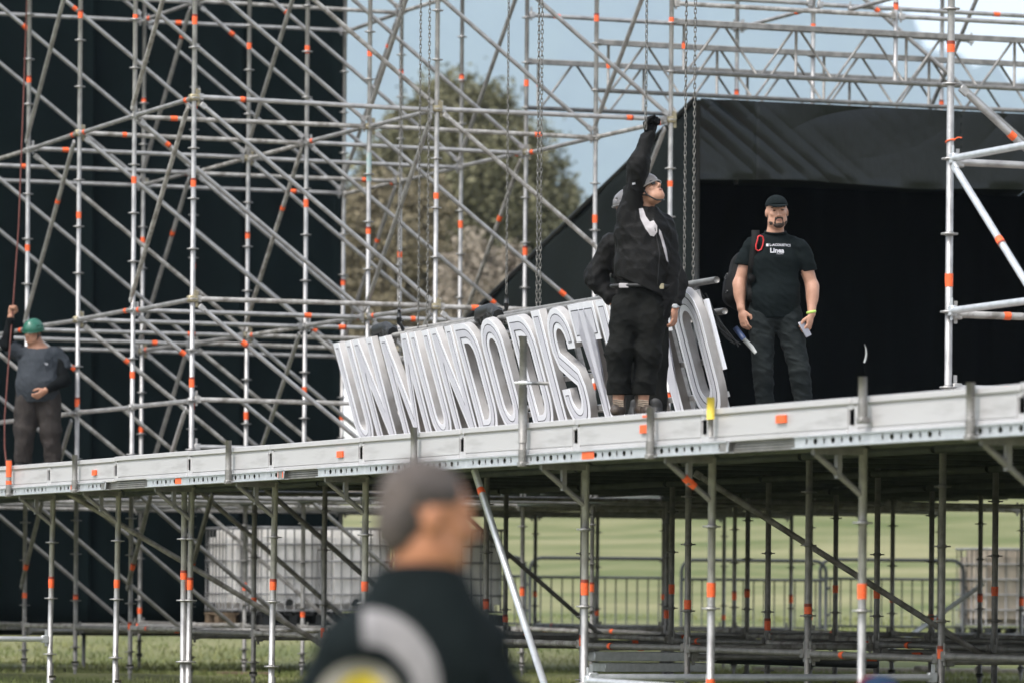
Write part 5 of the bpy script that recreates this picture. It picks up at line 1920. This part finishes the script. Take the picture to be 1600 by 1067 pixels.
def man_reach():
    F = Field((-0.22, -0.28, -0.01), (0.44, 0.26, 2.24), 0.006)
    hc = np.array([0.135, -0.02, 1.595])
    R = rot_from((0.56, -0.52, 0.66), (-0.50, 0.30, 0.80))
    L = add_head(F, hc, R, 0.98)
    F.chain([(0.10, 0.02, 1.38), (0.118, 0.01, 1.52)], [0.068, 0.060], 0.03)
    F.chain([(0.09, 0, 0.96), (0.09, 0, 1.1), (0.095, 0, 1.34)], [0.12, 0.135, 0.125], 0.05, 0.66)
    shR, elR, wrR = (0.00, -0.02, 1.42), (0.062, -0.09, 1.78), (0.132, -0.075, 1.995)
    F.chain([shR, elR, wrR], [0.058, 0.045, 0.030], 0.03)
    shL, elL, wrL = (0.245, 0.03, 1.36), (0.30, 0.03, 1.07), (0.278, -0.05, 0.84)
    F.chain([shL, elL, wrL], [0.055, 0.043, 0.030], 0.03)
    for x0, x1, x2 in ((-0.005, -0.065, -0.070), (0.145, 0.125, 0.105)):
        F.chain([(x0, 0, 0.80), (x1, -0.02, 0.44), (x2, 0.01, 0.10)], [0.085, 0.055, 0.040], 0.03)
    me = F.mesh('person')
    P = place(me, 'man in black jacket and helmet reaching one gloved hand up to a chain', MAN_REACH, SKIN)
    face_bits(P, L, R, 0.98)
    helmet(P, hc, R, WHITESHELL, 0.98)
    # dark glasses
    bm = bmesh.new()
    for sx in (-1, 1):
        bmesh.ops.create_uvsphere(bm, u_segments=10, v_segments=6, radius=1.0, matrix=Matrix.Translation(Vector(L(sx * 0.034, -0.092, 0.010))) @ Matrix(R.tolist()).to_4x4() @ Matrix.Diagonal((0.031, 0.010, 0.021, 1)))
        tube(bm, [L(sx * 0.060, -0.082, 0.014), L(sx * 0.082, 0.0, 0.012)], 0.003, 5)
    tube(bm, [L(-0.012, -0.100, 0.014), L(0.012, -0.100, 0.014)], 0.003, 5)
    obj('glasses', mesh_from(bm, 'glasses'), LENS, P)
    # jacket
    G = Field((-0.26, -0.32, 0.72), (0.46, 0.30, 2.06), 0.007)
    G.chain([(0.085, 0.0, 0.90), (0.09, 0.0, 1.10), (0.10, 0.0, 1.32), (0.105, 0.01, 1.42)], [0.188, 0.196, 0.178, 0.105], 0.06, 0.78, (0.5, 1, 0))
    G.chain([(0.00, -0.01, 1.30), shR, (0.055, -0.085, 1.73), elR, (0.132, -0.077, 2.0)], [0.115, 0.092, 0.076, 0.074, 0.054], 0.05)
    G.chain([shL, elL, (0.280, -0.045, 0.835)], [0.088, 0.070, 0.052], 0.05)
    G.cap((0.10, 0.01, 1.40), (0.115, 0.005, 1.49), 0.090, 0.080, 0.03)
    G.wrinkle(0.010, 24, 14, (1.2, 1.2, 1.0))
    G.wrinkle(0.005, 60, 5)
    X, Y, Z = np.meshgrid(*G.ax, indexing='ij', sparse=True)
    d = np.where(X < 0.235, (0.955 - 0.45 * X) - Z, -1.0) + 0 * Y
    G.F = np.maximum(G.F, d.astype(np.float32))
    G.cut((0.115, 0.0, 1.495), (0.1, -0.2, 1)) if False else None
    X, Y, Z = np.meshgrid(*G.ax, indexing='ij', sparse=True)
    hole = (np.sqrt((X - 0.118) ** 2 + (Y - 0.0) ** 2) - 0.066 + 0 * Z)
    m = ((Z > 1.44) & (X > 0.045)) + np.zeros_like(Y, bool)
    G.F = np.where(m, np.maximum(G.F, -hole.astype(np.float32)), G.F)
    nk = np.sqrt((X - 0.118) ** 2 + Y ** 2) + 0 * Z
    tt = np.clip((Z - 1.42) / (1.78 - 1.42), 0, 1)
    arm = np.sqrt((X - (0.00 + 0.062 * tt)) ** 2 + (Y - (-0.02 - 0.07 * tt)) ** 2)
    d = np.where((nk < 0.13) & (Z > 1.45) & (Z < 1.72) & (arm > 0.088), Z - 1.49, -1.0)
    G.F = np.maximum(G.F, d.astype(np.float32))
    jk = G.mesh('jacket')
    obj('jacket', jk, NYLON, P)
    decal('chest_panel', [[(0.062, 1.470), (0.092, 1.475), (0.112, 1.415), (0.140, 1.375), (0.166, 1.385), (0.192, 1.345), (0.192, 1.300), (0.170, 1.270), (0.145, 1.275), (0.108, 1.325), (0.072, 1.400)]], jk, GREYPANEL, P)
    decal('chest_stripe', [[(0.205, 1.325), (0.220, 1.305), (0.245, 1.235), (0.262, 1.17), (0.275, 1.09), (0.262, 1.10), (0.242, 1.17), (0.222, 1.245), (0.205, 1.29)]], jk, GREYPANEL, P)
    decal('zip_line', [[(0.160, 1.40), (0.165, 1.40), (0.215, 1.15), (0.200, 0.93), (0.194, 0.93), (0.208, 1.15)]], jk, SHOE, P)
    decal('cuff_tab', [[(0.012, 1.648), (0.034, 1.652), (0.036, 1.640), (0.014, 1.634)]], jk, WHITEPRINT, P, sub=1)
    # trousers
    G = Field((-0.24, -0.26, 0.10), (0.40, 0.26, 1.06), 0.007)
    G.cap((0.045, 0.0, 0.88), (0.130, 0.0, 0.88), 0.135, 0.135, 0.05, 0.85)
    G.cap((0.0, 0.0, 0.74), (0.17, 0.0, 0.74), 0.118, 0.118, 0.06, 0.95)
    G.cap((0.03, -0.01, 0.66), (0.11, -0.01, 0.64), 0.10, 0.10, 0.06)
    G.chain([(-0.01, 0, 0.78), (-0.062, -0.02, 0.46), (-0.070, 0.01, 0.15)], [0.122, 0.102, 0.084], 0.03)
    G.chain([(0.158, 0, 0.78), (0.140, -0.02, 0.46), (0.108, 0.01, 0.15)], [0.122, 0.102, 0.082], 0.03)
    G.wrinkle(0.010, 26, 22, (0.8, 0.8, 1.3))
    G.wrinkle(0.005, 60, 7)
    for x2 in (-0.070, 0.108):
        G.cap((x2, 0.01, 0.165), (x2, 0.01, 0.205), 0.083, 0.086, 0.008)
    G.cut((0, 0, 0.155), (0, 0, -1))
    G.cut((0, 0, 1.02), (0, 0, 1))
    obj('trousers', G.mesh('trousers'), WORKPANTS, P)
    bm = bmesh.new()
    tube(bm, [(0.087 + 0.213 * math.cos(a), 0.135 * math.sin(a), 0.925) for a in (math.tau * i / 30 for i in range(30))], 0.014, 6, closed=True)
    obj('belt', mesh_from(bm, 'belt'), SHOE, P)
    bm = bmesh.new()
    box(bm, (-0.075, -0.128, 0.905), (-0.005, -0.108, 0.938), 0.004)
    obj('pale_belt_patch', mesh_from(bm, 'patch'), GREYPANEL, P)
    bm = bmesh.new()
    box(bm, (0.20, -0.125, 0.90), (0.245, -0.108, 0.94), 0.004)
    obj('belt_pouch', mesh_from(bm, 'pouch'), RUST, P)
    shoes(P, [(-0.072, -0.01, 0.0, -0.15, -1), (0.104, -0.01, 0.0, 0.25, -1)], LEATHER)
    for x2 in (-0.072, 0.104):
        bm = bmesh.new()
        for q in range(4):
            tube(bm, [(x2 - 0.035, -0.075 - 0.012 * q, 0.115 - 0.013 * q), (x2, -0.092 - 0.014 * q, 0.112 - 0.014 * q), (x2 + 0.035, -0.075 - 0.012 * q, 0.108 - 0.013 * q)], 0.006, 5)
        obj('bootlaces', mesh_from(bm, 'laces'), ROPE, P)
    # gloves
    G = Field((0.04, -0.22, 1.93), (0.28, 0.06, 2.18), 0.0045)
    add_hand(G, (0.135, -0.075, 2.0), (0.16, 0.02, 1), None, (0.5, -0.85, 0), (-0.85, -0.5, 0), 1.28, 1.0, True)
    G.cap((0.128, -0.076, 1.965), (0.140, -0.074, 2.04), 0.044, 0.038, 0.012)
    obj('glove', G.mesh('glove'), GLOVE, P)
    G = Field((0.14, -0.2, 0.62), (0.38, 0.1, 0.90), 0.0045)
    add_hand(G, (0.276, -0.055, 0.83), (-0.05, -0.1, -1), None, (-0.75, 0.6, 0), (-0.6, -0.8, 0), 1.12, 0.6)
    G.cap((0.277, -0.05, 0.86), (0.276, -0.056, 0.81), 0.036, 0.034, 0.01)
    obj('glove', G.mesh('glove'), GLOVE, P)

# ---- man standing right behind him
MAN_BEHIND = (13.20, -0.70, FLOOR)
def man_behind():
    F = Field((-0.42, -0.24, -0.01), (0.46, 0.26, 1.80), 0.007)
    hc = np.array([-0.055, 0.0, 1.56])
    R = rot_from((-0.35, 0.9, 0.10), (-0.05, 0.05, 1))
    L = add_head(F, hc, R, 1.0)
    F.chain([(0.03, 0.0, 1.36), (-0.03, 0.0, 1.49)], [0.07, 0.062], 0.03)
    F.chain([(0.06, 0, 0.95), (0.05, 0, 1.1), (0.03, 0, 1.32)], [0.12, 0.145, 0.14], 0.05, 0.62)
    shL, elL, wrL = (-0.165, 0.0, 1.30), (-0.285, 0.04, 1.06), (-0.155, -0.02, 0.885)
    shR, elR, wrR = (0.225, 0.0, 1.31), (0.315, 0.03, 1.05), (0.305, -0.04, 0.845)
    F.chain([shL, elL, wrL], [0.058, 0.045, 0.030], 0.03)
    F.chain([shR, elR, wrR], [0.058, 0.045, 0.030], 0.03)
    add_hand(F, (-0.15, -0.03, 0.875), (0.8, -0.3, -0.5), None, (0, 1, 0), (0.3, -0.3, 0.8), 1.0, 0.5)
    add_hand(F, (0.303, -0.045, 0.825), (-0.05, -0.15, -1), None, (-0.7, 0.7, 0), (-0.5, -0.8, 0), 1.0, 0.9)
    for x0, x1, x2 in ((-0.04, 0.0, 0.01), (0.15, 0.17, 0.18)):
        F.chain([(x0, 0, 0.80), (x1, -0.02, 0.44), (x2, 0.01, 0.08)], [0.085, 0.055, 0.042], 0.03)
    P = place(F.mesh('person'), 'man in grey helmet mostly hidden behind the reaching man, hand on hip', MAN_BEHIND, SKIN2)
    helmet(P, hc, R, GREYSHELL, 1.02, False)
    G = Field((-0.44, -0.30, 0.74), (0.46, 0.30, 1.56), 0.0075)
    G.chain([(0.055, 0.0, 0.88), (0.05, 0.0, 1.10), (0.035, 0.0, 1.28), (0.02, 0.01, 1.39)], [0.185, 0.19, 0.185, 0.10], 0.06, 0.7)
    G.chain([shL, elL, (-0.175, -0.01, 0.91)], [0.092, 0.074, 0.056], 0.05)
    G.chain([shR, elR, (0.306, -0.035, 0.885)], [0.090, 0.072, 0.054], 0.05)
    G.cap((0.02, 0.0, 1.38), (-0.015, 0.0, 1.46), 0.085, 0.075, 0.03)
    G.wrinkle(0.010, 26, 31)
    G.wrinkle(0.005, 60, 32)
    G.cut((0, 0, 0.86), (0, 0, -1)) if False else None
    G.cut((-0.01, 0, 1.465), (0, 0, 1))
    obj('jacket', G.mesh('jacket'), NYLON, P)
    G = Field((-0.24, -0.24, 0.03), (0.40, 0.24, 1.0), 0.008)
    G.cap((-0.01, 0.0, 0.86), (0.12, 0.0, 0.86), 0.13, 0.13, 0.05, 0.85)
    G.chain([(-0.03, 0, 0.80), (0.0, -0.02, 0.44), (0.01, 0.01, 0.06)], [0.115, 0.09, 0.075], 0.03)
    G.chain([(0.145, 0, 0.80), (0.17, -0.02, 0.44), (0.18, 0.01, 0.06)], [0.115, 0.09, 0.075], 0.03)
    G.wrinkle(0.008, 28, 33)
    obj('trousers', G.mesh('trousers'), WORKPANTS, P)
    shoes(P, [(0.01, 0, 0, -0.2, 1), (0.18, 0, 0, 0.2, 1)], SHOE)
    bm = bmesh.new()
    tube(bm, [(0.305 + 0.034 * math.cos(a), -0.042 + 0.030 * math.sin(a), 0.848) for a in (math.tau * i / 16 for i in range(16))], 0.009, 6, closed=True)
    box(bm, (0.285, -0.082, 0.833), (0.322, -0.066, 0.865), 0.005)
    obj('wristwatch', mesh_from(bm, 'watch'), BRIGHT, P)

# ---- worker in the green helmet at the left
MAN_GREEN = (-4.197, -0.42, FLOOR)
def man_green():
    F = Field((-0.46, -0.46, -0.01), (0.42, 0.28, 1.92), 0.0065)
    hc = np.array([-0.055, -0.05, 1.47])
    R = rot_from((-0.50, -0.86, -0.10), (0.05, 0, 1))
    L = add_head(F, hc, R, 1.0)
    F.chain([(0.0, 0.02, 1.26), (-0.04, -0.02, 1.40)], [0.085, 0.075], 0.03)
    F.chain([(0, -0.02, 0.90), (0, -0.03, 1.0), (0, 0, 1.22)], [0.16, 0.18, 0.15], 0.05, 0.75)
    shL, elL, wrL = (-0.195, 0.0, 1.255), (-0.335, -0.06, 1.345), (-0.285, -0.12, 1.64)
    shR, elR, wrR = (0.20, 0.01, 1.245), (0.285, -0.07, 0.965), (0.11, -0.275, 0.855)
    F.chain([shL, elL, wrL], [0.065, 0.050, 0.033], 0.03)
    F.chain([shR, elR, wrR], [0.065, 0.050, 0.033], 0.03)
    add_hand(F, (-0.284, -0.12, 1.66), (0.16, -0.05, 1), None, (0.5, -0.8, 0), (0.8, 0.4, 0), 1.0, 1.0, True)
    add_hand(F, (0.102, -0.282, 0.848), (-0.75, -0.25, -0.55), None, (0.2, 0.9, -0.3), (-0.2, -0.5, 0.8), 1.02, 0.7)
    for x0, x1, x2 in ((-0.11, -0.13, -0.145), (0.11, 0.145, 0.175)):
        F.chain([(x0, 0, 0.72), (x1, -0.02, 0.40), (x2, 0.01, 0.08)], [0.095, 0.065, 0.045], 0.03)
    P = place(F.mesh('person'), 'stout worker in green helmet and grey T-shirt holding a rope', MAN_GREEN, SKIN2)
    face_bits(P, L, R, 1.0)
    helmet(P, hc, R, GREENSHELL, 1.04)
    G = Field(hc - 0.15, hc + 0.15, 0.006)
    G.ell(hc + R @ np.array([0, 0.03, 0.005]), (0.080, 0.085, 0.085), 0.01, R)
    G.cut(hc + R @ np.array([0, 0.01, 0.0]), R @ np.array([0, -1.0, 0.1]))
    obj('hair', G.mesh('hair'), HAIR, P)
    # long black undershirt sleeves
    G = Field((-0.46, -0.40, 0.80), (0.44, 0.26, 1.75), 0.007)
    G.chain([shL, elL, (-0.288, -0.115, 1.60)], [0.080, 0.068, 0.048], 0.03)
    G.chain([shR, elR, (0.132, -0.252, 0.868)], [0.080, 0.068, 0.046], 0.03)
    G.cap((0.0, 0.01, 1.24), (-0.03, 0.0, 1.355), 0.10, 0.082, 0.03)
    G.wrinkle(0.006, 40, 3)
    G.cut((-0.03, -0.0, 1.355), (-0.1, -0.1, 1)) if False else None
    X, Y, Z = np.meshgrid(*G.ax, indexing='ij', sparse=True)
    d = np.where((X > -0.17) & (X < 0.2) & (Z > 1.3), Z - 1.36, -1.0) + 0 * Y
    G.F = np.maximum(G.F, d.astype(np.float32))
    obj('undershirt', G.mesh('undershirt'), BLACKSLEEVE, P)
    # T-shirt
    G = Field((-0.42, -0.36, 0.66), (0.42, 0.32, 1.42), 0.007)
    G.chain([(0.0, 0.0, 0.76), (0.0, -0.045, 0.93), (0.0, -0.02, 1.14), (0.0, 0.01, 1.24)], [0.215, 0.230, 0.205, 0.118], 0.07, 0.74)
    G.cap((-0.13, 0.01, 1.255), (0.14, 0.01, 1.25), 0.085, 0.085, 0.05)
    G.cap(shL, (-0.27, -0.03, 1.30), 0.096, 0.092, 0.04)
    G.cap(shR, (0.255, 0.01, 1.10), 0.096, 0.100, 0.04)
    G.cap((0.0, 0.012, 1.26), (-0.012, 0.0, 1.33), 0.105, 0.092, 0.03)
    G.wrinkle(0.009, 22, 41, (1, 1, 1.2))
    G.wrinkle(0.004, 55, 42)
    G.cut((0, 0, 0.735), (0.05, 0.0, -1))
    X, Y, Z = np.meshgrid(*G.ax, indexing='ij', sparse=True)
    d = np.where(X > 0.225, 1.085 + 0.12 * (X - 0.2) - Z, -1.0) + 0 * Y
    G.F = np.maximum(G.F, d.astype(np.float32))
    d = np.where((X > -0.17) & (X < 0.15) & (Z > 1.28), Z - (1.325 + 0.2 * Y), -1.0)
    G.F = np.maximum(G.F, d.astype(np.float32))
    sh = G.mesh('tshirt')
    obj('tshirt', sh, GREYTEE, P)
    decal('chest_logo', [[(0.085, 1.155), (0.10, 1.148), (0.112, 1.152), (0.120, 1.142), (0.118, 1.128), (0.105, 1.122), (0.092, 1.130), (0.084, 1.142)]], sh, WHITEPRINT, P, sub=1)
    # trousers
    G = Field((-0.34, -0.28, 0.04), (0.38, 0.28, 0.92), 0.0075)
    G.cap((-0.08, 0.0, 0.80), (0.08, 0.0, 0.80), 0.165, 0.165, 0.05, 0.9)
    G.chain([(-0.11, 0, 0.72), (-0.135, -0.02, 0.42), (-0.155, 0.01, 0.10)], [0.150, 0.120, 0.098], 0.03)
    G.chain([(0.11, 0, 0.72), (0.140, -0.02, 0.42), (0.170, 0.01, 0.10)], [0.145, 0.115, 0.092], 0.03)
    G.wrinkle(0.010, 24, 51, (0.7, 0.7, 1.3))
    G.wrinkle(0.004, 60, 52)
    G.cut((0, 0, 0.085), (0, 0, -1))
    obj('trousers', G.mesh('trousers'), BROWNPANTS, P)
    shoes(P, [(-0.15, -0.01, 0.0, -0.35, -1), (0.18, -0.01, 0.0, 0.5, -1)], SHOE)
    # rope running through his hand
    base = Vector(MAN_GREEN)
    w = lambda x, y, z: base + RIGHT * x + DEPTH * y + Vector((0, 0, z))
    bm = bmesh.new()
    tube(bm, [w(-0.13, -0.10, 5.6), w(-0.17, -0.11, 4.0), w(-0.21, -0.125, 2.6), w(-0.262, -0.135, 1.74), w(-0.285, -0.15, 1.4), w(-0.31, -0.17, 1.0), w(-0.335, -0.2, 0.55), w(-0.33, -0.22, 0.25), w(-0.30, -0.24, 0.0)], 0.008, 7)
    tag(obj('rope', mesh_from(bm, 'rope'), REDROPE), 'thin reddish rope held by the worker in the green helmet', 'rope')

# ---- blurred man in front, seen from behind
def man_front():
    base = CAM + RIGHT * (-0.200) + DEPTH * 10.84
    z0 = -0.42
    F = Field((-0.42, -0.24, 0.9), (0.40, 0.28, 1.74), 0.006)
    hc = np.array([0.010, 0.0, 1.555])
    R = rot_from((0.95, 0.26, -0.10), (0.0, -0.05, 1))
    L = add_head(F, hc, R, 1.06)
    F.chain([(0.02, 0.0, 1.34), (0.02, 0.0, 1.47)], [0.082, 0.070], 0.04)
    B = Field((-0.46, -0.26, -0.02), (0.42, 0.30, 1.74), 0.0085)
    L = add_head(B, hc, R, 1.06)
    B.chain([(0.0, 0.01, 1.34), (0.0, 0.0, 1.47)], [0.082, 0.066], 0.04)
    tor = (0.35, 1.0, 0)
    B.chain([(-0.02, 0, 0.95), (-0.02, 0, 1.1), (-0.015, 0, 1.28)], [0.13, 0.16, 0.15], 0.05, 0.6, tor)
    shL, shR = (-0.165, -0.05, 1.245), (0.120, 0.06, 1.255)
    B.chain([shL, (-0.225, -0.05, 1.0), (-0.225, 0.05, 0.78)], [0.060, 0.046, 0.032], 0.03)
    B.chain([shR, (0.190, 0.08, 1.02), (0.18, 0.16, 0.80)], [0.060, 0.046, 0.032], 0.03)
    add_hand(B, (-0.223, 0.06, 0.76), (0, 0.2, -1), None, (0.8, 0.2, 0), (0.1, 0.9, 0), 1.0, 0.6)
    add_hand(B, (0.18, 0.17, 0.78), (0, 0.2, -1), None, (-0.8, 0.2, 0), (0.1, 0.9, 0), 1.0, 0.6)
    for x0, x1 in ((-0.10, -0.12), (0.08, 0.10)):
        B.chain([(x0, 0, 0.82), (x1, 0.02, 0.45), (x1, 0, 0.08)], [0.09, 0.058, 0.042], 0.03)
    P = place(B.mesh('person'), 'out of focus man close to the camera in black T-shirt with round back print', (base.x, base.y, z0), SKIN3)
    # hair
    G = Field(hc - 0.17, hc + 0.17, 0.0055)
    G.ell(hc + R @ np.array([0, 0.016, 0.034]) * 1.06, np.array([0.080, 0.096, 0.092]) * 1.06, 0.01, R)
    G.ell(hc + R @ np.array([0, 0.055, -0.03]) * 1.06, np.array([0.064, 0.052, 0.06]) * 1.06, 0.03, R)
    G.ell(hc + R @ np.array([0, -0.125, -0.015]), np.array([0.13, 0.085, 0.125]), 0.02, R, True)
    G.cut(hc + R @ np.array([0, -0.075, 0.03]), R @ np.array([0, -1.0, 0.0]))
    for sx in (-1, 1):
        G.ell(hc + R @ np.array([sx * 0.09, -0.012, -0.03]), (0.03, 0.032, 0.050), 0.01, R, True)
    G.wrinkle(0.004, 90, 3)
    G.wrinkle(0.003, 260, 5)
    obj('hair', G.mesh('hair'), GREYHAIR, P)
    # shirt
    G = Field((-0.46, -0.30, 0.70), (0.44, 0.34, 1.46), 0.0075)
    G.chain([(-0.02, 0.0, 0.80), (-0.02, 0, 1.05), (-0.015, 0, 1.24), (0.0, 0.0, 1.33)], [0.185, 0.195, 0.178, 0.110], 0.07, 0.66, tor)
    G.cap((-0.12, -0.03, 1.275), (0.10, 0.04, 1.285), 0.075, 0.075, 0.05)
    G.cap(shL, (-0.225, -0.05, 1.09), 0.080, 0.080, 0.05)
    G.cap(shR, (0.180, 0.075, 1.10), 0.078, 0.080, 0.05)
    G.cap((0.0, 0.0, 1.31), (0.0, 0.0, 1.455), 0.105, 0.082, 0.06)
    G.wrinkle(0.006, 24, 61)
    X, Y, Z = np.meshgrid(*G.ax, indexing='ij', sparse=True)
    for cx_, sg in ((-0.175, -1), (0.14, 1)):
        side = sg * (X - cx_)
        d = np.where(side > 0, (1.085 + 0.1 * side - Z) + 0 * Y, -1.0) + 0 * Y
        G.F = np.maximum(G.F, d.astype(np.float32))
    d = (Z - (1.443 - 0.15 * (Y))) + 0 * X
    G.F = np.maximum(G.F, d.astype(np.float32))
    sh = G.mesh('tshirt')
    obj('tshirt', sh, BLACKTEE, P)
    # round back print: pale crescent, beige disc, yellow centre
    cxp, czp = -0.115, 1.155
    A = [(cxp + 0.0 + 0.160 * math.sin(a), czp + 0.01 + 0.185 * math.cos(a)) for a in (math.radians(-6 + q * 8) for q in range(20))]
    Bp = [(cxp + 0.105 * math.sin(a), czp + 0.0 + 0.115 * math.cos(a)) for a in (math.radians(146 - q * 8) for q in range(20))]
    decal('pale_crescent_print', [A + Bp], sh, material('faded_grey_print', (0.19, 0.18, 0.18), 0.8, 0, var=0.12, vscale=25), P, off=0.004)
    disc = [(cxp - 0.02 + 0.098 * math.cos(a), czp - 0.02 + 0.10 * math.sin(a)) for a in (math.tau * q / 24 for q in range(24))]
    decal('beige_disc_print', [disc], sh, material('beige_print', (0.20, 0.185, 0.15), 0.8, 0, var=0.15, vscale=30), P, off=0.006)
    star = []
    for q in range(24):
        rr = 0.062 if q % 2 else 0.040
        a = math.tau * q / 24
        star.append((cxp - 0.01 + rr * math.cos(a), czp - 0.005 + rr * math.sin(a)))
    decal('yellow_star_print', [star], sh, material('yellow_print', (0.50, 0.38, 0.02), 0.7), P, off=0.008)
    # trousers, shoes
    G = Field((-0.32, -0.24, 0.03), (0.32, 0.28, 0.98), 0.009)
    G.cap((-0.08, 0.0, 0.88), (0.06, 0.0, 0.88), 0.135, 0.135, 0.05, 0.85)
    for x0, x1 in ((-0.10, -0.12), (0.08, 0.10)):
        G.chain([(x0, 0, 0.82), (x1, 0.02, 0.45), (x1, 0, 0.06)], [0.12, 0.085, 0.075], 0.03)
    G.wrinkle(0.006, 30, 71)
    obj('jeans', G.mesh('jeans'), DENIM, P)
    shoes(P, [(-0.12, 0.02, 0.0, -0.1, 1), (0.10, 0.02, 0.0, 0.2, 1)], SHOE)

# ---- someone crouching low, only the crown of a red and blue cap shows
def man_crouch():
    base = CAM + RIGHT * (573 * 18.6 / 7589) + DEPTH * 18.6
    z0 = -0.36
    B = Field((-0.40, -0.45, -0.02), (0.42, 0.45, 1.08), 0.009)
    hc = np.array([0.0, -0.06, 0.885])
    R = rot_from((-0.5, 0.7, -0.45), (0, 0.25, 1))
    L = add_head(B, hc, R, 1.0)
    B.chain([(0.0, -0.08, 0.66), (0.0, -0.06, 0.80)], [0.075, 0.064], 0.03)
    B.chain([(0, -0.16, 0.30), (0, -0.13, 0.46), (0, -0.09, 0.62)], [0.16, 0.17, 0.14], 0.05, 0.7)
    for sx in (-1, 1):
        B.chain([(sx * 0.10, -0.14, 0.26), (sx * 0.17, 0.24, 0.46), (sx * 0.15, 0.06, 0.09), (sx * 0.15, 0.20, 0.045)], [0.095, 0.062, 0.045, 0.04], 0.03)
        B.chain([(sx * 0.19, -0.08, 0.62), (sx * 0.26, 0.08, 0.42), (sx * 0.12, 0.26, 0.34)], [0.058, 0.045, 0.032], 0.03)
        add_hand(B, (sx * 0.115, 0.27, 0.335), (-sx * 0.4, 0.8, -0.3), None, (0, -0.2, -1), (-sx * 0.7, 0.3, 0.3), 1.0, 0.8)
    P = place(B.mesh('person'), 'crouching person at the bottom edge, only a red and blue cap showing', (base.x, base.y, z0), SKIN2)
    G = Field((-0.34, -0.40, 0.2), (0.34, 0.3, 0.80), 0.009)
    G.chain([(0, -0.16, 0.28), (0, -0.13, 0.46), (0, -0.09, 0.63)], [0.19, 0.20, 0.13], 0.06, 0.75)
    for sx in (-1, 1):
        G.cap((sx * 0.18, -0.08, 0.62), (sx * 0.235, 0.02, 0.50), 0.085, 0.08, 0.04)
    obj('tshirt', G.mesh('shirt'), GREYTEE, P)
    G = Field((-0.36, -0.40, 0.04), (0.36, 0.42, 0.6), 0.009)
    for sx in (-1, 1):
        G.chain([(sx * 0.10, -0.15, 0.26), (sx * 0.17, 0.24, 0.46), (sx * 0.15, 0.06, 0.12)], [0.125, 0.088, 0.07], 0.03)
    obj('trousers', G.mesh('trousers'), DENIM, P)
    shoes(P, [(-0.15, 0.10, 0.0, -0.1, 1), (0.15, 0.10, 0.0, 0.1, 1)], SHOE)
    G = Field(hc - 0.17, hc + 0.18, 0.006)
    G.ell(hc + R @ np.array([0, 0.010, 0.045]), (0.092, 0.108, 0.090), 0.01, R)
    G.cut(hc + R @ np.array([0, 0, 0.03]), R @ np.array([0, -0.05, -1.0]))
    c = obj('cap', G.mesh('cap'), cloth('navy_cap', (0.010, 0.022, 0.045)), P)
    bm = bmesh.new()
    tube(bm, [hc + R @ np.array([0.094 * math.cos(a), 0.010, 0.045 + 0.093 * math.sin(a)]) for a in (math.pi * q / 14 for q in range(15))], 0.012, 6)
    tube(bm, [hc + R @ np.array([0.094 * math.cos(a), 0.010 + 0.110 * math.sin(a), 0.04]) for a in (math.tau * q / 24 for q in range(24))], 0.012, 6, closed=True)
    obj('cap_trim', mesh_from(bm, 'trim'), cloth('maroon_trim', (0.10, 0.012, 0.018)), c)

man_cap()
man_reach()
man_behind()
man_green()
man_front()
man_crouch()
